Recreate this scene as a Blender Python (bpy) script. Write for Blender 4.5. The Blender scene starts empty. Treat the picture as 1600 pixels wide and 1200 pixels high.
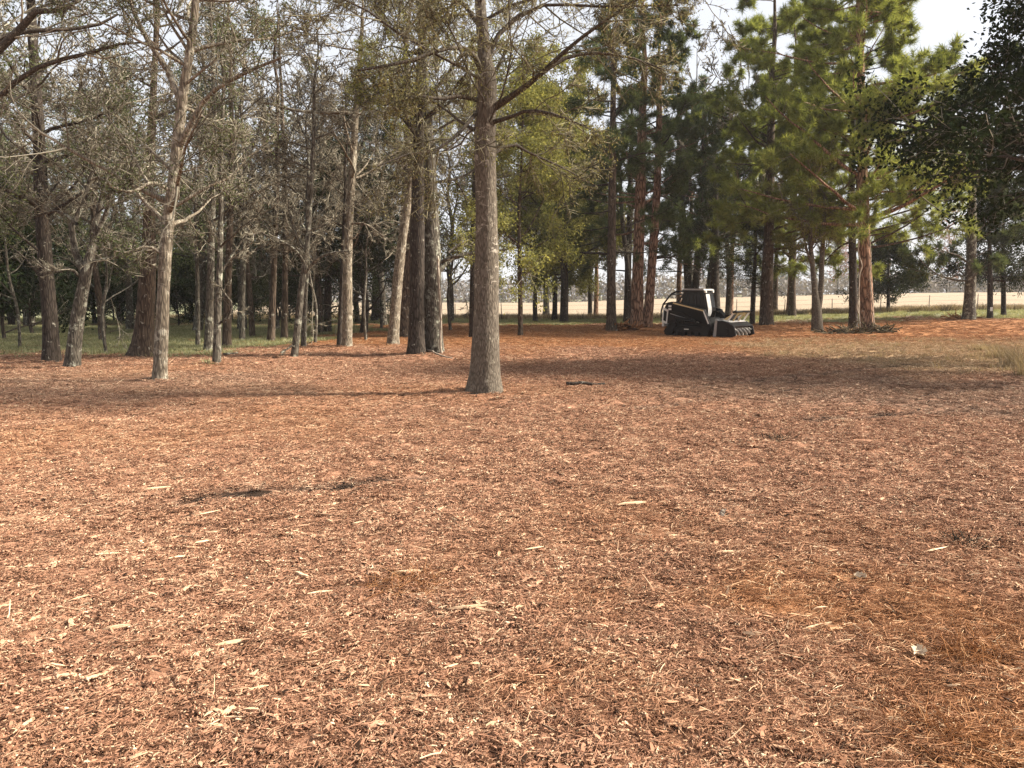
import bpy, bmesh, math, random
import numpy as np
from mathutils import Vector, Matrix

rng = np.random.default_rng(7)
random.seed(7)
S = bpy.context.scene
COL = S.collection

# ------------------------------------------------------------------ camera
FPX = 1209.0            # focal length in photo pixels (photo 1600 x 1200)
EYE = 1.75
PITCH = math.radians(6.45)
cam_d = bpy.data.cameras.new('camera')
cam_d.sensor_width = 36.0
cam_d.lens = 36.0 * FPX / 1600.0
cam_d.clip_start = 0.05
cam_d.clip_end = 3000
cam = bpy.data.objects.new('camera', cam_d)
COL.objects.link(cam)
cam.location = (0, 0, EYE)
cam.rotation_euler = (math.pi / 2 - PITCH, 0, 0)
S.camera = cam

# ------------------------------------------------------------------ sky, sun, exposure
SUN_AZ = math.atan2(0.99, 0.04)       # clockwise from +Y
SUN_EL = math.radians(36)
w = bpy.data.worlds.new('World')
S.world = w
w.use_nodes = True
nt = w.node_tree
nt.nodes.clear()
sky = nt.nodes.new('ShaderNodeTexSky')
sky.sky_type = 'NISHITA'
sky.sun_disc = False
sky.sun_elevation = SUN_EL
sky.sun_rotation = SUN_AZ
sky.air_density = 0.8
sky.dust_density = 6.0
sky.ozone_density = 1.0
bg = nt.nodes.new('ShaderNodeBackground')
bg.inputs['Strength'].default_value = 0.07
wo = nt.nodes.new('ShaderNodeOutputWorld')
veil = nt.nodes.new('ShaderNodeMix'); veil.data_type = 'RGBA'       # thin even cloud over the blue
veil.inputs[0].default_value = 0.75
veil.inputs[7].default_value = (5.2, 5.3, 5.5, 1)
nt.links.new(sky.outputs[0], veil.inputs[6])
nt.links.new(veil.outputs[2], bg.inputs[0])
nt.links.new(bg.outputs[0], wo.inputs[0])

sd = bpy.data.lights.new('sun', 'SUN')
sd.energy = 4.6
sd.angle = math.radians(7.0)
sd.color = (1.0, 0.915, 0.785)
so = bpy.data.objects.new('sun', sd)
COL.objects.link(so)
to_sun = Vector((math.sin(SUN_AZ) * math.cos(SUN_EL), math.cos(SUN_AZ) * math.cos(SUN_EL), math.sin(SUN_EL)))
so.rotation_euler = to_sun.to_track_quat('Z', 'Y').to_euler()

S.view_settings.view_transform = 'Standard'
S.view_settings.look = 'None'
S.view_settings.exposure = 1.62
S.view_settings.gamma = 1.0
S.view_settings.use_curve_mapping = False
S.render.engine = 'CYCLES'
S.cycles.use_denoising = True
S.cycles.sample_clamp_indirect = 4.0
S.cycles.max_bounces = 6
S.cycles.diffuse_bounces = 3
S.cycles.transmission_bounces = 3
S.cycles.transparent_max_bounces = 8
S.cycles.volume_bounces = 1

# ------------------------------------------------------------------ numeric helpers
def smooth(t):
    t = np.clip(t, 0, 1)
    return t * t * (3 - 2 * t)

_tab = rng.random((256, 256))
def vnoise(x, y):
    xi = np.floor(x).astype(int); yi = np.floor(y).astype(int)
    fx = smooth(x - xi); fy = smooth(y - yi)
    a = _tab[xi & 255, yi & 255]; b = _tab[(xi + 1) & 255, yi & 255]
    c = _tab[xi & 255, (yi + 1) & 255]; d = _tab[(xi + 1) & 255, (yi + 1) & 255]
    return (a * (1 - fx) + b * fx) * (1 - fy) + (c * (1 - fx) + d * fx) * fy

def fbm(x, y, o=4):
    s = 0; a = 0.5
    for i in range(o):
        s = s + a * vnoise(x * 2 ** i + 17.3 * i, y * 2 ** i + 5.1 * i); a *= 0.5
    return s

def H(x, y):
    """height of the land"""
    x = np.asarray(x, float); y = np.asarray(y, float)
    h = 0.75 * smooth((x - 6) / 32) * smooth((y - 26) / 36)
    h = h + 1.9 * smooth((x - 15) / 110) * smooth((y - 60) / 130)
    h = h + 0.10 * (fbm(x * 0.16 + 40, y * 0.16 + 9, 2) - 0.37) * smooth((y - 3) / 8) * smooth((90 - y) / 40)
    return h

CP, SP = math.cos(PITCH), math.sin(PITCH)
def pix(px, py, Y):
    """point at depth Y seen at photo pixel px, py"""
    u = (px - 800) / FPX; v = (py - 600) / FPX
    wy = CP - v * SP; wz = -SP - v * CP
    t = Y / wy
    return np.array([u * t, Y, EYE + wz * t])

def ground_at(px, py):
    u = (px - 800) / FPX; v = (py - 600) / FPX
    wy = CP - v * SP; wz = -SP - v * CP
    h = 0.0
    for _ in range(12):
        t = (EYE - h) / -wz
        h = 0.5 * h + 0.5 * float(H(u * t, wy * t))
    return u * t, wy * t, float(H(u * t, wy * t))

def nrm(a):
    return a / np.maximum(np.linalg.norm(a, axis=-1, keepdims=True), 1e-9)

# regions of the floor: 0..1 masks
def seg_d(x, y, x0, y0, x1, y1):
    dx, dy = x1 - x0, y1 - y0
    t = np.clip(((x - x0) * dx + (y - y0) * dy) / (dx * dx + dy * dy), 0, 1)
    return np.hypot(x - x0 - t * dx, y - y0 - t * dy)

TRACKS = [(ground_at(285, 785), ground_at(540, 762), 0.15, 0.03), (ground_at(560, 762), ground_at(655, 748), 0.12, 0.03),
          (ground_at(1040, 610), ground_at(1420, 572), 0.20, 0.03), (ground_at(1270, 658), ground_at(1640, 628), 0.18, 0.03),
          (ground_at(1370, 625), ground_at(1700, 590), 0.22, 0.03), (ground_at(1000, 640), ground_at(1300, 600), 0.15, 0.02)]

def masks(x, y):
    n1 = fbm(x * 0.35, y * 0.35, 4) - 0.47
    n2 = fbm(x * 0.9 + 50, y * 0.9 + 20, 4) - 0.47
    # warm pine straw under the pines and in the near right corner
    straw = smooth((y - 22 - 0.18 * np.clip(x, -20, 8) * -1 + n1 * 12) / 7) * smooth((52 - y + n1 * 14) / 6) * smooth((x + 15 + n1 * 8) / 4)
    straw = np.maximum(straw, 0.85 * smooth((x - 0.25 * y + 0.5 + n2 * 3.0) / 1.3) * smooth((5.2 - y + n2 * 4) / 1.6))
    straw = np.maximum(straw, 0.30 * smooth((n1 - 0.0) / 0.2) * smooth((y - 2) / 2))
    # green grass: strip before the field, glade on the left
    grass = smooth((y - 47 + n1 * 16) / 5)
    gl = smooth((-6.5 - x - 0.05 * (y - 24) + n1 * 9) / 2.5) * smooth((y - 20.5 + (x + 8) * 0.12 + n1 * 7) / 2.5) * smooth((48 - y) / 4)
    grass = np.maximum(grass, gl)
    # straw coloured dead grass to the right
    dry = smooth((x - 5.5 - 0.12 * (y - 18) + n1 * 7) / 4) * smooth((y - 15.5 + n1 * 9) / 3) * smooth((34 - y + n1 * 8) / 7)
    # greyer bands: soft tree shade painted into the floor colour
    shade_soil = smooth((x - 1.0 + n1 * 9) / 4) * smooth((y - 10.5 + n2 * 4) / 1.5) * smooth((17.5 - y + n2 * 4) / 2.0)
    shade_soil = np.maximum(shade_soil, 0.8 * smooth((-3.5 - x + n1 * 7) / 2.5) * smooth((y - 12 + n2 * 4) / 2) * smooth((19 - y + n2 * 4) / 2))
    shade_soil = np.minimum(shade_soil, 1.0)
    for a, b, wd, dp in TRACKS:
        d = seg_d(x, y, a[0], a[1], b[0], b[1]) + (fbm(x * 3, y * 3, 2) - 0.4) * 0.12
        shade_soil = np.maximum(shade_soil, (2.6 if wd < 0.16 and a[1] < 9 else 1.45) * np.exp(-(d / wd) ** 2) * (0.75 + 0.4 * (fbm(x * 2 + 9, y * 2, 2) > 0.33)))  # along the tracks: turned soil, with the groove's shadow painted in
    return straw, grass, dry, np.clip(shade_soil, 0, 2.0)

# ------------------------------------------------------------------ mesh building
class MB:
    def __init__(self):
        self.v = []; self.q = []; self.t = []; self.tone = []; self.n = 0
    def add(self, V, Q=None, T=None, tone=None):
        V = np.asarray(V, float).reshape(-1, 3)
        if Q is not None and len(Q): self.q.append(np.asarray(Q).reshape(-1, 4) + self.n)
        if T is not None and len(T): self.t.append(np.asarray(T).reshape(-1, 3) + self.n)
        self.v.append(V)
        self.tone.append(np.full(len(V), 0.5) if tone is None else np.broadcast_to(tone, (len(V),)))
        self.n += len(V)
    def mesh(self, name, mat, smooth_=True):
        me = bpy.data.meshes.new(name)
        V = np.concatenate(self.v) if self.v else np.zeros((0, 3))
        Q = np.concatenate(self.q) if self.q else np.zeros((0, 4), int)
        T = np.concatenate(self.t) if self.t else np.zeros((0, 3), int)
        nl = Q.size + T.size; nf = len(Q) + len(T)
        me.vertices.add(len(V)); me.loops.add(nl); me.polygons.add(nf)
        me.vertices.foreach_set('co', V.astype(np.float32).ravel())
        me.loops.foreach_set('vertex_index', np.concatenate([Q.ravel(), T.ravel()]).astype(np.int32))
        ls = np.concatenate([np.arange(len(Q)) * 4, Q.size + np.arange(len(T)) * 3]).astype(np.int32)
        me.polygons.foreach_set('loop_start', ls)
        me.polygons.foreach_set('use_smooth', np.full(nf, smooth_))
        at = me.attributes.new('tone', 'FLOAT', 'POINT')
        at.data.foreach_set('value', np.concatenate(self.tone).astype(np.float32))
        me.materials.append(mat)
        me.update(calc_edges=True)
        return me
    def build(self, name, mat, parent=None, smooth_=True):
        o = bpy.data.objects.new(name, self.mesh(name, mat, smooth_))
        COL.objects.link(o)
        if parent is not None: o.parent = parent
        return o
    # simple solids ---------------------------------------------------
    def box(self, c, d, rot=None, taper=(1, 1), tone=None):
        x, y, z = [k / 2 for k in d]
        V = np.array([[-x, -y, -z], [x, -y, -z], [x, y, -z], [-x, y, -z],
                      [-x * taper[0], -y * taper[1], z], [x * taper[0], -y * taper[1], z], [x * taper[0], y * taper[1], z], [-x * taper[0], y * taper[1], z]])
        if rot is not None: V = V @ np.array(rot).T
        self.add(V + np.array(c), [[0, 3, 2, 1], [4, 5, 6, 7], [0, 1, 5, 4], [1, 2, 6, 5], [2, 3, 7, 6], [3, 0, 4, 7]], tone=tone)
    def tube(self, pts, r, sides=8, tone=None):
        P = np.array([pts], float); R = np.broadcast_to(np.asarray(r, float), (1, P.shape[1]))
        V, Q = tubes(P, R, sides)
        n = len(V)
        self.add(np.concatenate([V, P[0, :1], P[0, -1:]]), Q,
                 [[n, (s + 1) % sides, s] for s in range(sides)] + [[n + 1, n - sides + s, n - sides + (s + 1) % sides] for s in range(sides)], tone=tone)
    def prism(self, prof, y0, y1, tone=None):
        """profile in x,z extruded along y (fan caps on the centroid)"""
        n = len(prof)
        a = np.array([[p[0], y0, p[1]] for p in prof] + [[p[0], y1, p[1]] for p in prof], float)
        c = np.array([a[:n].mean(0), a[n:].mean(0)])
        Q = [[i, (i + 1) % n, n + (i + 1) % n, n + i] for i in range(n)]
        T = [[2 * n, (i + 1) % n, i] for i in range(n)] + [[2 * n + 1, n + i, n + (i + 1) % n] for i in range(n)]
        self.add(np.concatenate([a, c]), Q, T, tone=tone)

def tubes(P, R, sides):
    N, K, _ = P.shape
    T = nrm(np.gradient(P, axis=1))
    mean = nrm(P[:, -1] - P[:, 0])
    ref = np.where(np.abs(mean[:, 2:3]) < 0.85, np.array([[0, 0, 1.0]]), np.array([[1.0, 0, 0]]))
    n1 = nrm(np.cross(T, ref[:, None, :]))
    n2 = np.cross(T, n1)
    a = np.arange(sides) * 2 * math.pi / sides
    V = P[:, :, None, :] + R[:, :, None, None] * (np.cos(a)[None, None, :, None] * n1[:, :, None, :] + np.sin(a)[None, None, :, None] * n2[:, :, None, :])
    idx = np.arange(N * K * sides).reshape(N, K, sides)
    A = idx[:, :-1, :]; B = idx[:, 1:, :]
    Q = np.stack([A, np.roll(A, -1, 2), np.roll(B, -1, 2), B], -1).reshape(-1, 4)
    return V.reshape(-1, 3), Q

def tag(o, label=None, cat=None, group=None, kind=None):
    if label: o['label'] = label
    if cat: o['category'] = cat
    if group: o['group'] = group
    if kind: o['kind'] = kind
    return o

def thing(name, loc, label, cat, group=None, rz=0.0):
    o = bpy.data.objects.new(name, None)
    COL.objects.link(o)
    o.location = loc; o.rotation_euler = (0, 0, rz); o.empty_display_size = 0.3
    return tag(o, label, cat, group)

def copy_tree(root, loc, rz, sc, label, group=None, tilt=(0, 0)):
    r = root.copy(); COL.objects.link(r)
    r.location = loc; r.rotation_euler = (tilt[0], tilt[1], rz); r.scale = (sc, sc, sc)
    r['label'] = label
    if group: r['group'] = group
    elif 'group' in r.keys(): del r['group']
    for ch in list(root.children):
        c = ch.copy(); COL.objects.link(c); c.parent = r
        for g in ch.children:
            d = g.copy(); COL.objects.link(d); d.parent = c
    return r

# ------------------------------------------------------------------ materials
class N:
    def __init__(self, name):
        self.m = bpy.data.materials.new(name); self.m.use_nodes = True
        self.t = self.m.node_tree; self.t.nodes.clear()
        self.out = self('ShaderNodeOutputMaterial')
    def __call__(self, typ, inp=None, **kw):
        n = self.t.nodes.new(typ)
        for k, v in kw.items(): setattr(n, k, v)
        for k, v in (inp or {}).items():
            if isinstance(v, bpy.types.NodeSocket): self.t.links.new(v, n.inputs[k])
            else: n.inputs[k].default_value = v
        return n
    def ramp(self, fac, stops, interp='LINEAR'):
        r = self('ShaderNodeValToRGB', {'Fac': fac})
        r.color_ramp.interpolation = interp
        e = r.color_ramp.elements
        while len(e) < len(stops): e.new(0.5)
        for i, (p, c) in enumerate(stops):
            e[i].position = p; e[i].color = (*c, 1) if len(c) == 3 else c
        return r.outputs['Color']
    def mix(self, fac, a, b, mode='MIX'):
        n = self('ShaderNodeMix', data_type='RGBA', blend_type=mode)
        for k, v in ((0, fac), (6, a), (7, b)):
            if isinstance(v, bpy.types.NodeSocket): self.t.links.new(v, n.inputs[k])
            else: n.inputs[k].default_value = v if k == 0 or len(v) == 4 else (*v, 1)
        return n.outputs[2]
    def math(self, op, a, b=0.0):
        n = self('ShaderNodeMath', operation=op)
        for k, v in ((0, a), (1, b)):
            if isinstance(v, bpy.types.NodeSocket): self.t.links.new(v, n.inputs[k])
            else: n.inputs[k].default_value = v
        return n.outputs[0]
    def noise(self, vec, scale, detail=4, rough=0.55):
        return self('ShaderNodeTexNoise', {'Vector': vec, 'Scale': scale, 'Detail': detail, 'Roughness': rough}).outputs['Fac']
    def obj(self, scale=(1, 1, 1)):
        tc = self('ShaderNodeTexCoord')
        return self('ShaderNodeMapping', {'Vector': tc.outputs['Object'], 'Scale': scale}).outputs[0]
    def surf(self, s):
        self.t.links.new(s, self.out.inputs['Surface']); return self.m

def paint(name, col, rough=0.5, metal=0.0, grime=0.3, spec=0.5):
    n = N(name)
    f = n.noise(n.obj(), 9, 5)
    c = n.mix(n.math('MULTIPLY', n.math('SUBTRACT', f, 0.35), grime * 2), col, (0.16, 0.10, 0.06))
    b = n('ShaderNodeBsdfPrincipled', {'Base Color': c, 'Roughness': rough, 'Metallic': metal})
    b.inputs['Specular IOR Level'].default_value = spec
    return n.surf(b.outputs[0])

def bark(name, dark, mid, pale, lichen, lichen_col=(0.42, 0.40, 0.33), furrow=1.0, bands=0.0, fz=0.16, sc=1.0, relief=0.03):
    n = N(name)
    v = n.obj((1, 1, fz))
    wv = n.noise(n.obj((1, 1, 0.5)), 3, 2)
    f1 = n.noise(v, 26 * sc, 5, 0.62)
    vo = n('ShaderNodeTexVoronoi', {'Vector': v, 'Scale': 22.0 * sc}, feature='DISTANCE_TO_EDGE').outputs['Distance']
    cr = n('ShaderNodeMapRange', {'Value': vo, 'From Min': 0.0, 'From Max': 0.22}).outputs[0]
    h = n.math('ADD', n.math('MULTIPLY', cr, 0.5 * furrow), n.math('MULTIPLY', f1, 1.0))
    h = n.math('DIVIDE', h, 1 + 0.5 * furrow)
    col = n.ramp(h, [(0.22, dark), (0.5, mid), (0.78, pale)])
    big = n.noise(n.obj((1, 1, 0.6)), 1.3, 3)
    col = n.mix(n.math('MULTIPLY', big, 0.35), col, tuple(c * 0.6 for c in mid))
    # patches of lichen
    li = n.noise(n.obj((1, 1, 1.0)), 5.5, 6, 0.7)
    lm = n('ShaderNodeMapRange', {'Value': li, 'From Min': 0.62 - lichen * 0.22, 'From Max': 0.70 - lichen * 0.22}).outputs[0]
    col = n.mix(n.math('MULTIPLY', lm, 0.8), col, lichen_col)
    if bands:
        wrp = n.noise(n.obj((1, 1, 1)), 4.0, 2)
        bv = n.noise(n('ShaderNodeVectorMath', {0: n.obj((4.5, 4.5, 17)), 1: n('ShaderNodeCombineXYZ', {2: n.math('MULTIPLY', wrp, 5.0)}).outputs[0]}, operation='ADD').outputs[0], 1.0, 5, 0.7)
        bm = n('ShaderNodeMapRange', {'Value': bv, 'From Min': 0.585, 'From Max': 0.64}).outputs[0]
        hm = n.noise(n.obj((1, 1, 0.5)), 2.2, 2)
        hm = n('ShaderNodeMapRange', {'Value': hm, 'From Min': 0.43, 'From Max': 0.56}).outputs[0]
        sep = n('ShaderNodeSeparateXYZ', {'Vector': n.obj()})
        zz = n('ShaderNodeMapRange', {'Value': sep.outputs[2], 'From Min': 1.0, 'From Max': 1.9}).outputs[0]
        col = n.mix(n.math('MULTIPLY', n.math('MULTIPLY', n.math('MULTIPLY', bm, hm), zz), bands), col, (0.52, 0.47, 0.39))
    bp = n('ShaderNodeBump', {'Height': h, 'Strength': 0.8, 'Distance': relief})
    b = n('ShaderNodeBsdfPrincipled', {'Base Color': col, 'Roughness': 0.9, 'Normal': bp.outputs[0]})
    b.inputs['Specular IOR Level'].default_value = 0.15
    return n.surf(b.outputs[0])

def leaf(name, stops, trans=0.35, gloss=0.0):
    n = N(name)
    a = n('ShaderNodeAttribute', attribute_name='tone').outputs['Fac']
    pos = n('ShaderNodeNewGeometry').outputs['Position']
    cl = n.noise(pos, 0.9, 3)
    f = n.math('ADD', n.math('MULTIPLY', a, 0.75), n.math('MULTIPLY', n.math('SUBTRACT', cl, 0.5), 0.7))
    f = n.math('ADD', f, 0.1)
    col = n.ramp(f, stops)
    d = n('ShaderNodeBsdfDiffuse', {'Color': col})
    t = n('ShaderNodeBsdfTranslucent', {'Color': n.mix(1.0, col, (1.25, 1.15, 0.7), 'MULTIPLY')})
    m = n('ShaderNodeMixShader', {'Fac': trans, 1: d.outputs[0], 2: t.outputs[0]})
    s = m.outputs[0]
    if gloss:
        g = n('ShaderNodeBsdfGlossy', {'Color': (0.8, 0.85, 0.9, 1), 'Roughness': 0.45})
        s = n('ShaderNodeMixShader', {'Fac': gloss, 1: s, 2: g.outputs[0]}).outputs[0]
    return n.surf(s)

M = {}
M['bark_oak'] = bark('oak_bark', (0.030, 0.025, 0.019), (0.106, 0.087, 0.066), (0.210, 0.178, 0.140), 0.15, (0.30, 0.27, 0.21), bands=0.6, furrow=0.7, fz=0.22, sc=1.5, relief=0.028)
M['bark_branch'] = bark('branch_bark', (0.015, 0.012, 0.010), (0.059, 0.048, 0.036), (0.136, 0.112, 0.088), 0.1, (0.26, 0.24, 0.19), sc=1.5, relief=0.012)
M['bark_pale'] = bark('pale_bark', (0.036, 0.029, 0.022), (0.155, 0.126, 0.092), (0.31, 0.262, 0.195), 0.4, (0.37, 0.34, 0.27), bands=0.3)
M['bark_grey'] = bark('grey_bark', (0.015, 0.013, 0.010), (0.071, 0.060, 0.046), (0.180, 0.158, 0.126), 0.35, (0.34, 0.34, 0.27))
M['bark_red'] = bark('reddish_bark', (0.014, 0.010, 0.007), (0.065, 0.046, 0.032), (0.153, 0.113, 0.081), 0.1, sc=0.7)
M['bark_pine'] = bark('pine_bark', (0.018, 0.010, 0.007), (0.190, 0.106, 0.067), (0.396, 0.248, 0.165), 0.05, furrow=1.6, fz=0.22, sc=0.42, relief=0.06)
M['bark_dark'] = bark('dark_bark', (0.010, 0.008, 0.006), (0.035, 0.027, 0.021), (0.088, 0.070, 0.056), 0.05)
M['vine'] = bark('vine_bark', (0.12, 0.09, 0.06), (0.32, 0.26, 0.2), (0.5, 0.44, 0.36), 0.1)

M['twig'] = leaf('twig_brown', [(0.12, (0.035, 0.028, 0.02)), (0.45, (0.135, 0.117, 0.086)), (0.85, (0.40, 0.365, 0.285))], 0.0)
M['twig_green'] = leaf('twig_olive', [(0.12, (0.04, 0.034, 0.022)), (0.45, (0.13, 0.115, 0.075)), (0.9, (0.34, 0.31, 0.21))], 0.1)
M['leaf_olive'] = leaf('olive_leaf', [(0.1, (0.075, 0.082, 0.028)), (0.5, (0.225, 0.23, 0.082)), (0.9, (0.42, 0.41, 0.17))], 0.5)
M['leaf_tan'] = leaf('tan_olive_leaf', [(0.1, (0.085, 0.08, 0.04)), (0.5, (0.19, 0.18, 0.09)), (0.9, (0.36, 0.33, 0.19))], 0.4)
M['leaf_grey'] = leaf('greyish_leaf', [(0.1, (0.04, 0.05, 0.024)), (0.5, (0.105, 0.125, 0.058)), (0.9, (0.22, 0.235, 0.12))], 0.38)
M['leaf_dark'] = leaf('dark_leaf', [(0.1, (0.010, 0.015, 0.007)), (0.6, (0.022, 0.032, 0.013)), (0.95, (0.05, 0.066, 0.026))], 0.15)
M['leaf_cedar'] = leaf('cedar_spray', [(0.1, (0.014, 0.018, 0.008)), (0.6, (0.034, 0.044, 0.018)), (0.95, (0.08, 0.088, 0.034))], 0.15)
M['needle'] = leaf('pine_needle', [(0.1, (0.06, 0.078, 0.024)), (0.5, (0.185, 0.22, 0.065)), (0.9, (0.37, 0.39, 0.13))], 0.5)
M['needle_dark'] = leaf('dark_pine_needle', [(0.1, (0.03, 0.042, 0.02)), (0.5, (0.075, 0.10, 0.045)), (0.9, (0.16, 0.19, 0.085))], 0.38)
M['far_twig'] = leaf('far_twig', [(0.1, (0.12, 0.11, 0.105)), (0.5, (0.185, 0.17, 0.162)), (0.9, (0.25, 0.23, 0.22))], 0.2)
M['far_twig_pink'] = leaf('far_budding_twig', [(0.1, (0.20, 0.11, 0.09)), (0.5, (0.32, 0.19, 0.155)), (0.9, (0.42, 0.28, 0.22))], 0.2)
M['far_leaf'] = leaf('far_leaf', [(0.1, (0.04, 0.045, 0.03)), (0.5, (0.075, 0.082, 0.05)), (0.9, (0.13, 0.13, 0.08))], 0.2)
M['grass_blade'] = leaf('grass_blade', [(0.1, (0.12, 0.13, 0.07)), (0.5, (0.25, 0.26, 0.15)), (0.9, (0.44, 0.40, 0.26))], 0.4)
M['dry_blade'] = leaf('dry_blade', [(0.1, (0.12, 0.09, 0.06)), (0.5, (0.25, 0.195, 0.13)), (0.9, (0.42, 0.34, 0.24))], 0.25)

CHIP_STOPS = [(0.0, (0.035, 0.017, 0.009)), (0.18, (0.105, 0.048, 0.024)), (0.42, (0.285, 0.146, 0.089)), (0.66, (0.42, 0.235, 0.147)), (0.84, (0.60, 0.41, 0.262)), (1.0, (0.82, 0.685, 0.475))]
STRAW_STOPS = [(0.0, (0.04, 0.018, 0.009)), (0.2, (0.13, 0.055, 0.022)), (0.5, (0.315, 0.142, 0.060)), (0.75, (0.46, 0.235, 0.108)), (0.9, (0.62, 0.40, 0.22)), (1.0, (0.80, 0.63, 0.40))]

def chip_material():
    n = N('wood_chips')
    a = n('ShaderNodeAttribute', attribute_name='tone').outputs['Fac']
    st = n('ShaderNodeAttribute', attribute_name='straw', attribute_type='INSTANCER').outputs['Fac']
    dp = n('ShaderNodeAttribute', attribute_name='shade_soil', attribute_type='INSTANCER').outputs['Fac']  # painted shade bands, and soil with painted shadow in the tracks
    dr = n('ShaderNodeAttribute', attribute_name='dry', attribute_type='INSTANCER').outputs['Fac']
    pos = n('ShaderNodeNewGeometry').outputs['Position']
    cl = n.noise(pos, 1.6, 3)
    c2 = n.noise(pos, 7.0, 3)
    f = n.math('ADD', a, n.math('ADD', n.math('MULTIPLY', n.math('SUBTRACT', cl, 0.5), 0.45), n.math('MULTIPLY', n.math('SUBTRACT', c2, 0.5), 0.42)))
    gr = n.noise(n('ShaderNodeMapping', {'Vector': pos, 'Scale': (40, 40, 40)}).outputs[0], 4, 3)
    c = n.mix(st, n.ramp(f, CHIP_STOPS), n.ramp(f, STRAW_STOPS))
    c = n.mix(n.math('MULTIPLY', dr, 0.65), c, n.ramp(f, [(0, (0.08, 0.055, 0.03)), (0.5, (0.38, 0.27, 0.15)), (1, (0.66, 0.54, 0.36))]))
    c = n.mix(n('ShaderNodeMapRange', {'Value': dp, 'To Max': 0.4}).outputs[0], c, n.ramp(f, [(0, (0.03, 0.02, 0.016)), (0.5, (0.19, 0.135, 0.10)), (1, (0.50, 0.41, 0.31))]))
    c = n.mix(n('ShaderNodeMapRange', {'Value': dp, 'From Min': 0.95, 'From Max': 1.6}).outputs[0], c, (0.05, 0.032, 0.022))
    c = n.mix(0.35, c, n.ramp(gr, [(0.25, (0.35, 0.33, 0.32)), (0.75, (1.25, 1.2, 1.15))]), 'MULTIPLY')
    b = n('ShaderNodeBsdfPrincipled', {'Base Color': c, 'Roughness': 0.85})
    b.inputs['Specular IOR Level'].default_value = 0.2
    return n.surf(b.outputs[0])
M['chips'] = chip_material()

def splinter_material():
    n = N('pale_split_wood')
    g = n.noise(n.obj((6, 60, 60)), 6, 4)
    c = n.ramp(g, [(0.25, (0.36, 0.22, 0.12)), (0.5, (0.62, 0.44, 0.27)), (0.8, (0.78, 0.62, 0.42))])
    b = n('ShaderNodeBsdfPrincipled', {'Base Color': c, 'Roughness': 0.8})
    return n.surf(b.outputs[0])
M['splinter'] = splinter_material()

def ground_material():
    n = N('woodland_floor')
    pos = n('ShaderNodeNewGeometry').outputs['Position']
    A = lambda k: n('ShaderNodeAttribute', attribute_name=k).outputs['Fac']
    fine = n.noise(pos, 42, 6, 0.72)
    med = n.noise(pos, 5, 5, 0.6)
    vor = n('ShaderNodeTexVoronoi', {'Vector': n('ShaderNodeMapping', {'Vector': pos, 'Scale': (1, 1.4, 1)}).outputs[0], 'Scale': 30.0})
    vc = n('ShaderNodeSeparateColor', {'Color': vor.outputs['Color']}).outputs[0]
    f = n.math('ADD', n.math('MULTIPLY', fine, 0.5), n.math('ADD', n.math('MULTIPLY', med, 0.25), n.math('MULTIPLY', vc, 0.33)))
    f = n.math('SUBTRACT', f, 0.08)
    c = n.mix(A('straw'), n.ramp(f, CHIP_STOPS), n.ramp(f, STRAW_STOPS))
    c = n.mix(n.math('MULTIPLY', A('dry'), 0.7), c, n.ramp(f, [(0.1, (0.09, 0.06, 0.03)), (0.5, (0.36, 0.26, 0.14)), (0.9, (0.60, 0.48, 0.31))]))
    c = n.mix(n('ShaderNodeMapRange', {'Value': A('shade_soil'), 'To Max': 0.4}).outputs[0], c, n.ramp(f, [(0.1, (0.03, 0.02, 0.016)), (0.5, (0.155, 0.105, 0.08)), (1, (0.36, 0.29, 0.22))]))  # tints the painted shade bands
    c = n.mix(n('ShaderNodeMapRange', {'Value': A('shade_soil'), 'From Min': 0.95, 'From Max': 1.5}).outputs[0], c, (0.035, 0.022, 0.015))  # track soil, darkened further for the groove's shadow
    gcol = n.ramp(f, [(0.15, (0.07, 0.07, 0.038)), (0.45, (0.18, 0.185, 0.105)), (0.7, (0.26, 0.25, 0.15)), (0.9, (0.38, 0.33, 0.21))])
    c = n.mix(A('grass'), c, gcol)
    bp = n('ShaderNodeBump', {'Height': f, 'Strength': 1.0, 'Distance': 0.035})
    b = n('ShaderNodeBsdfPrincipled', {'Base Color': c, 'Roughness': 0.95, 'Normal': bp.outputs[0]})
    b.inputs['Specular IOR Level'].default_value = 0.1
    return n.surf(b.outputs[0])
M['ground'] = ground_material()

def field_material():
    n = N('dry_stubble_field')
    pos = n('ShaderNodeNewGeometry').outputs['Position']
    f = n.noise(n('ShaderNodeMapping', {'Vector': pos, 'Scale': (0.25, 1.2, 1)}).outputs[0], 0.5, 6, 0.65)
    f2 = n.noise(pos, 6, 5, 0.7)
    c = n.ramp(n.math('ADD', n.math('MULTIPLY', f, 0.6), n.math('MULTIPLY', f2, 0.4)), [(0.25, (0.20, 0.152, 0.102)), (0.5, (0.31, 0.245, 0.172)), (0.75, (0.41, 0.335, 0.245))])
    b = n('ShaderNodeBsdfPrincipled', {'Base Color': c, 'Roughness': 0.95, 'Normal': n('ShaderNodeBump', {'Height': f2, 'Strength': 1.0, 'Distance': 0.1}).outputs[0]})
    b.inputs['Specular IOR Level'].default_value = 0.1
    return n.surf(b.outputs[0])
M['field'] = field_material()

# ------------------------------------------------------------------ ground
def graded(lo, hi, fine_lo, fine_hi, step, grow):
    a = list(np.arange(fine_lo, fine_hi, step))
    s = step; x = a[-1]
    while x < hi: s *= grow; x += s; a.append(x)
    s = step; x = a[0]
    while x > lo: s *= grow; x -= s; a.insert(0, x)
    return np.array(a)

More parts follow.
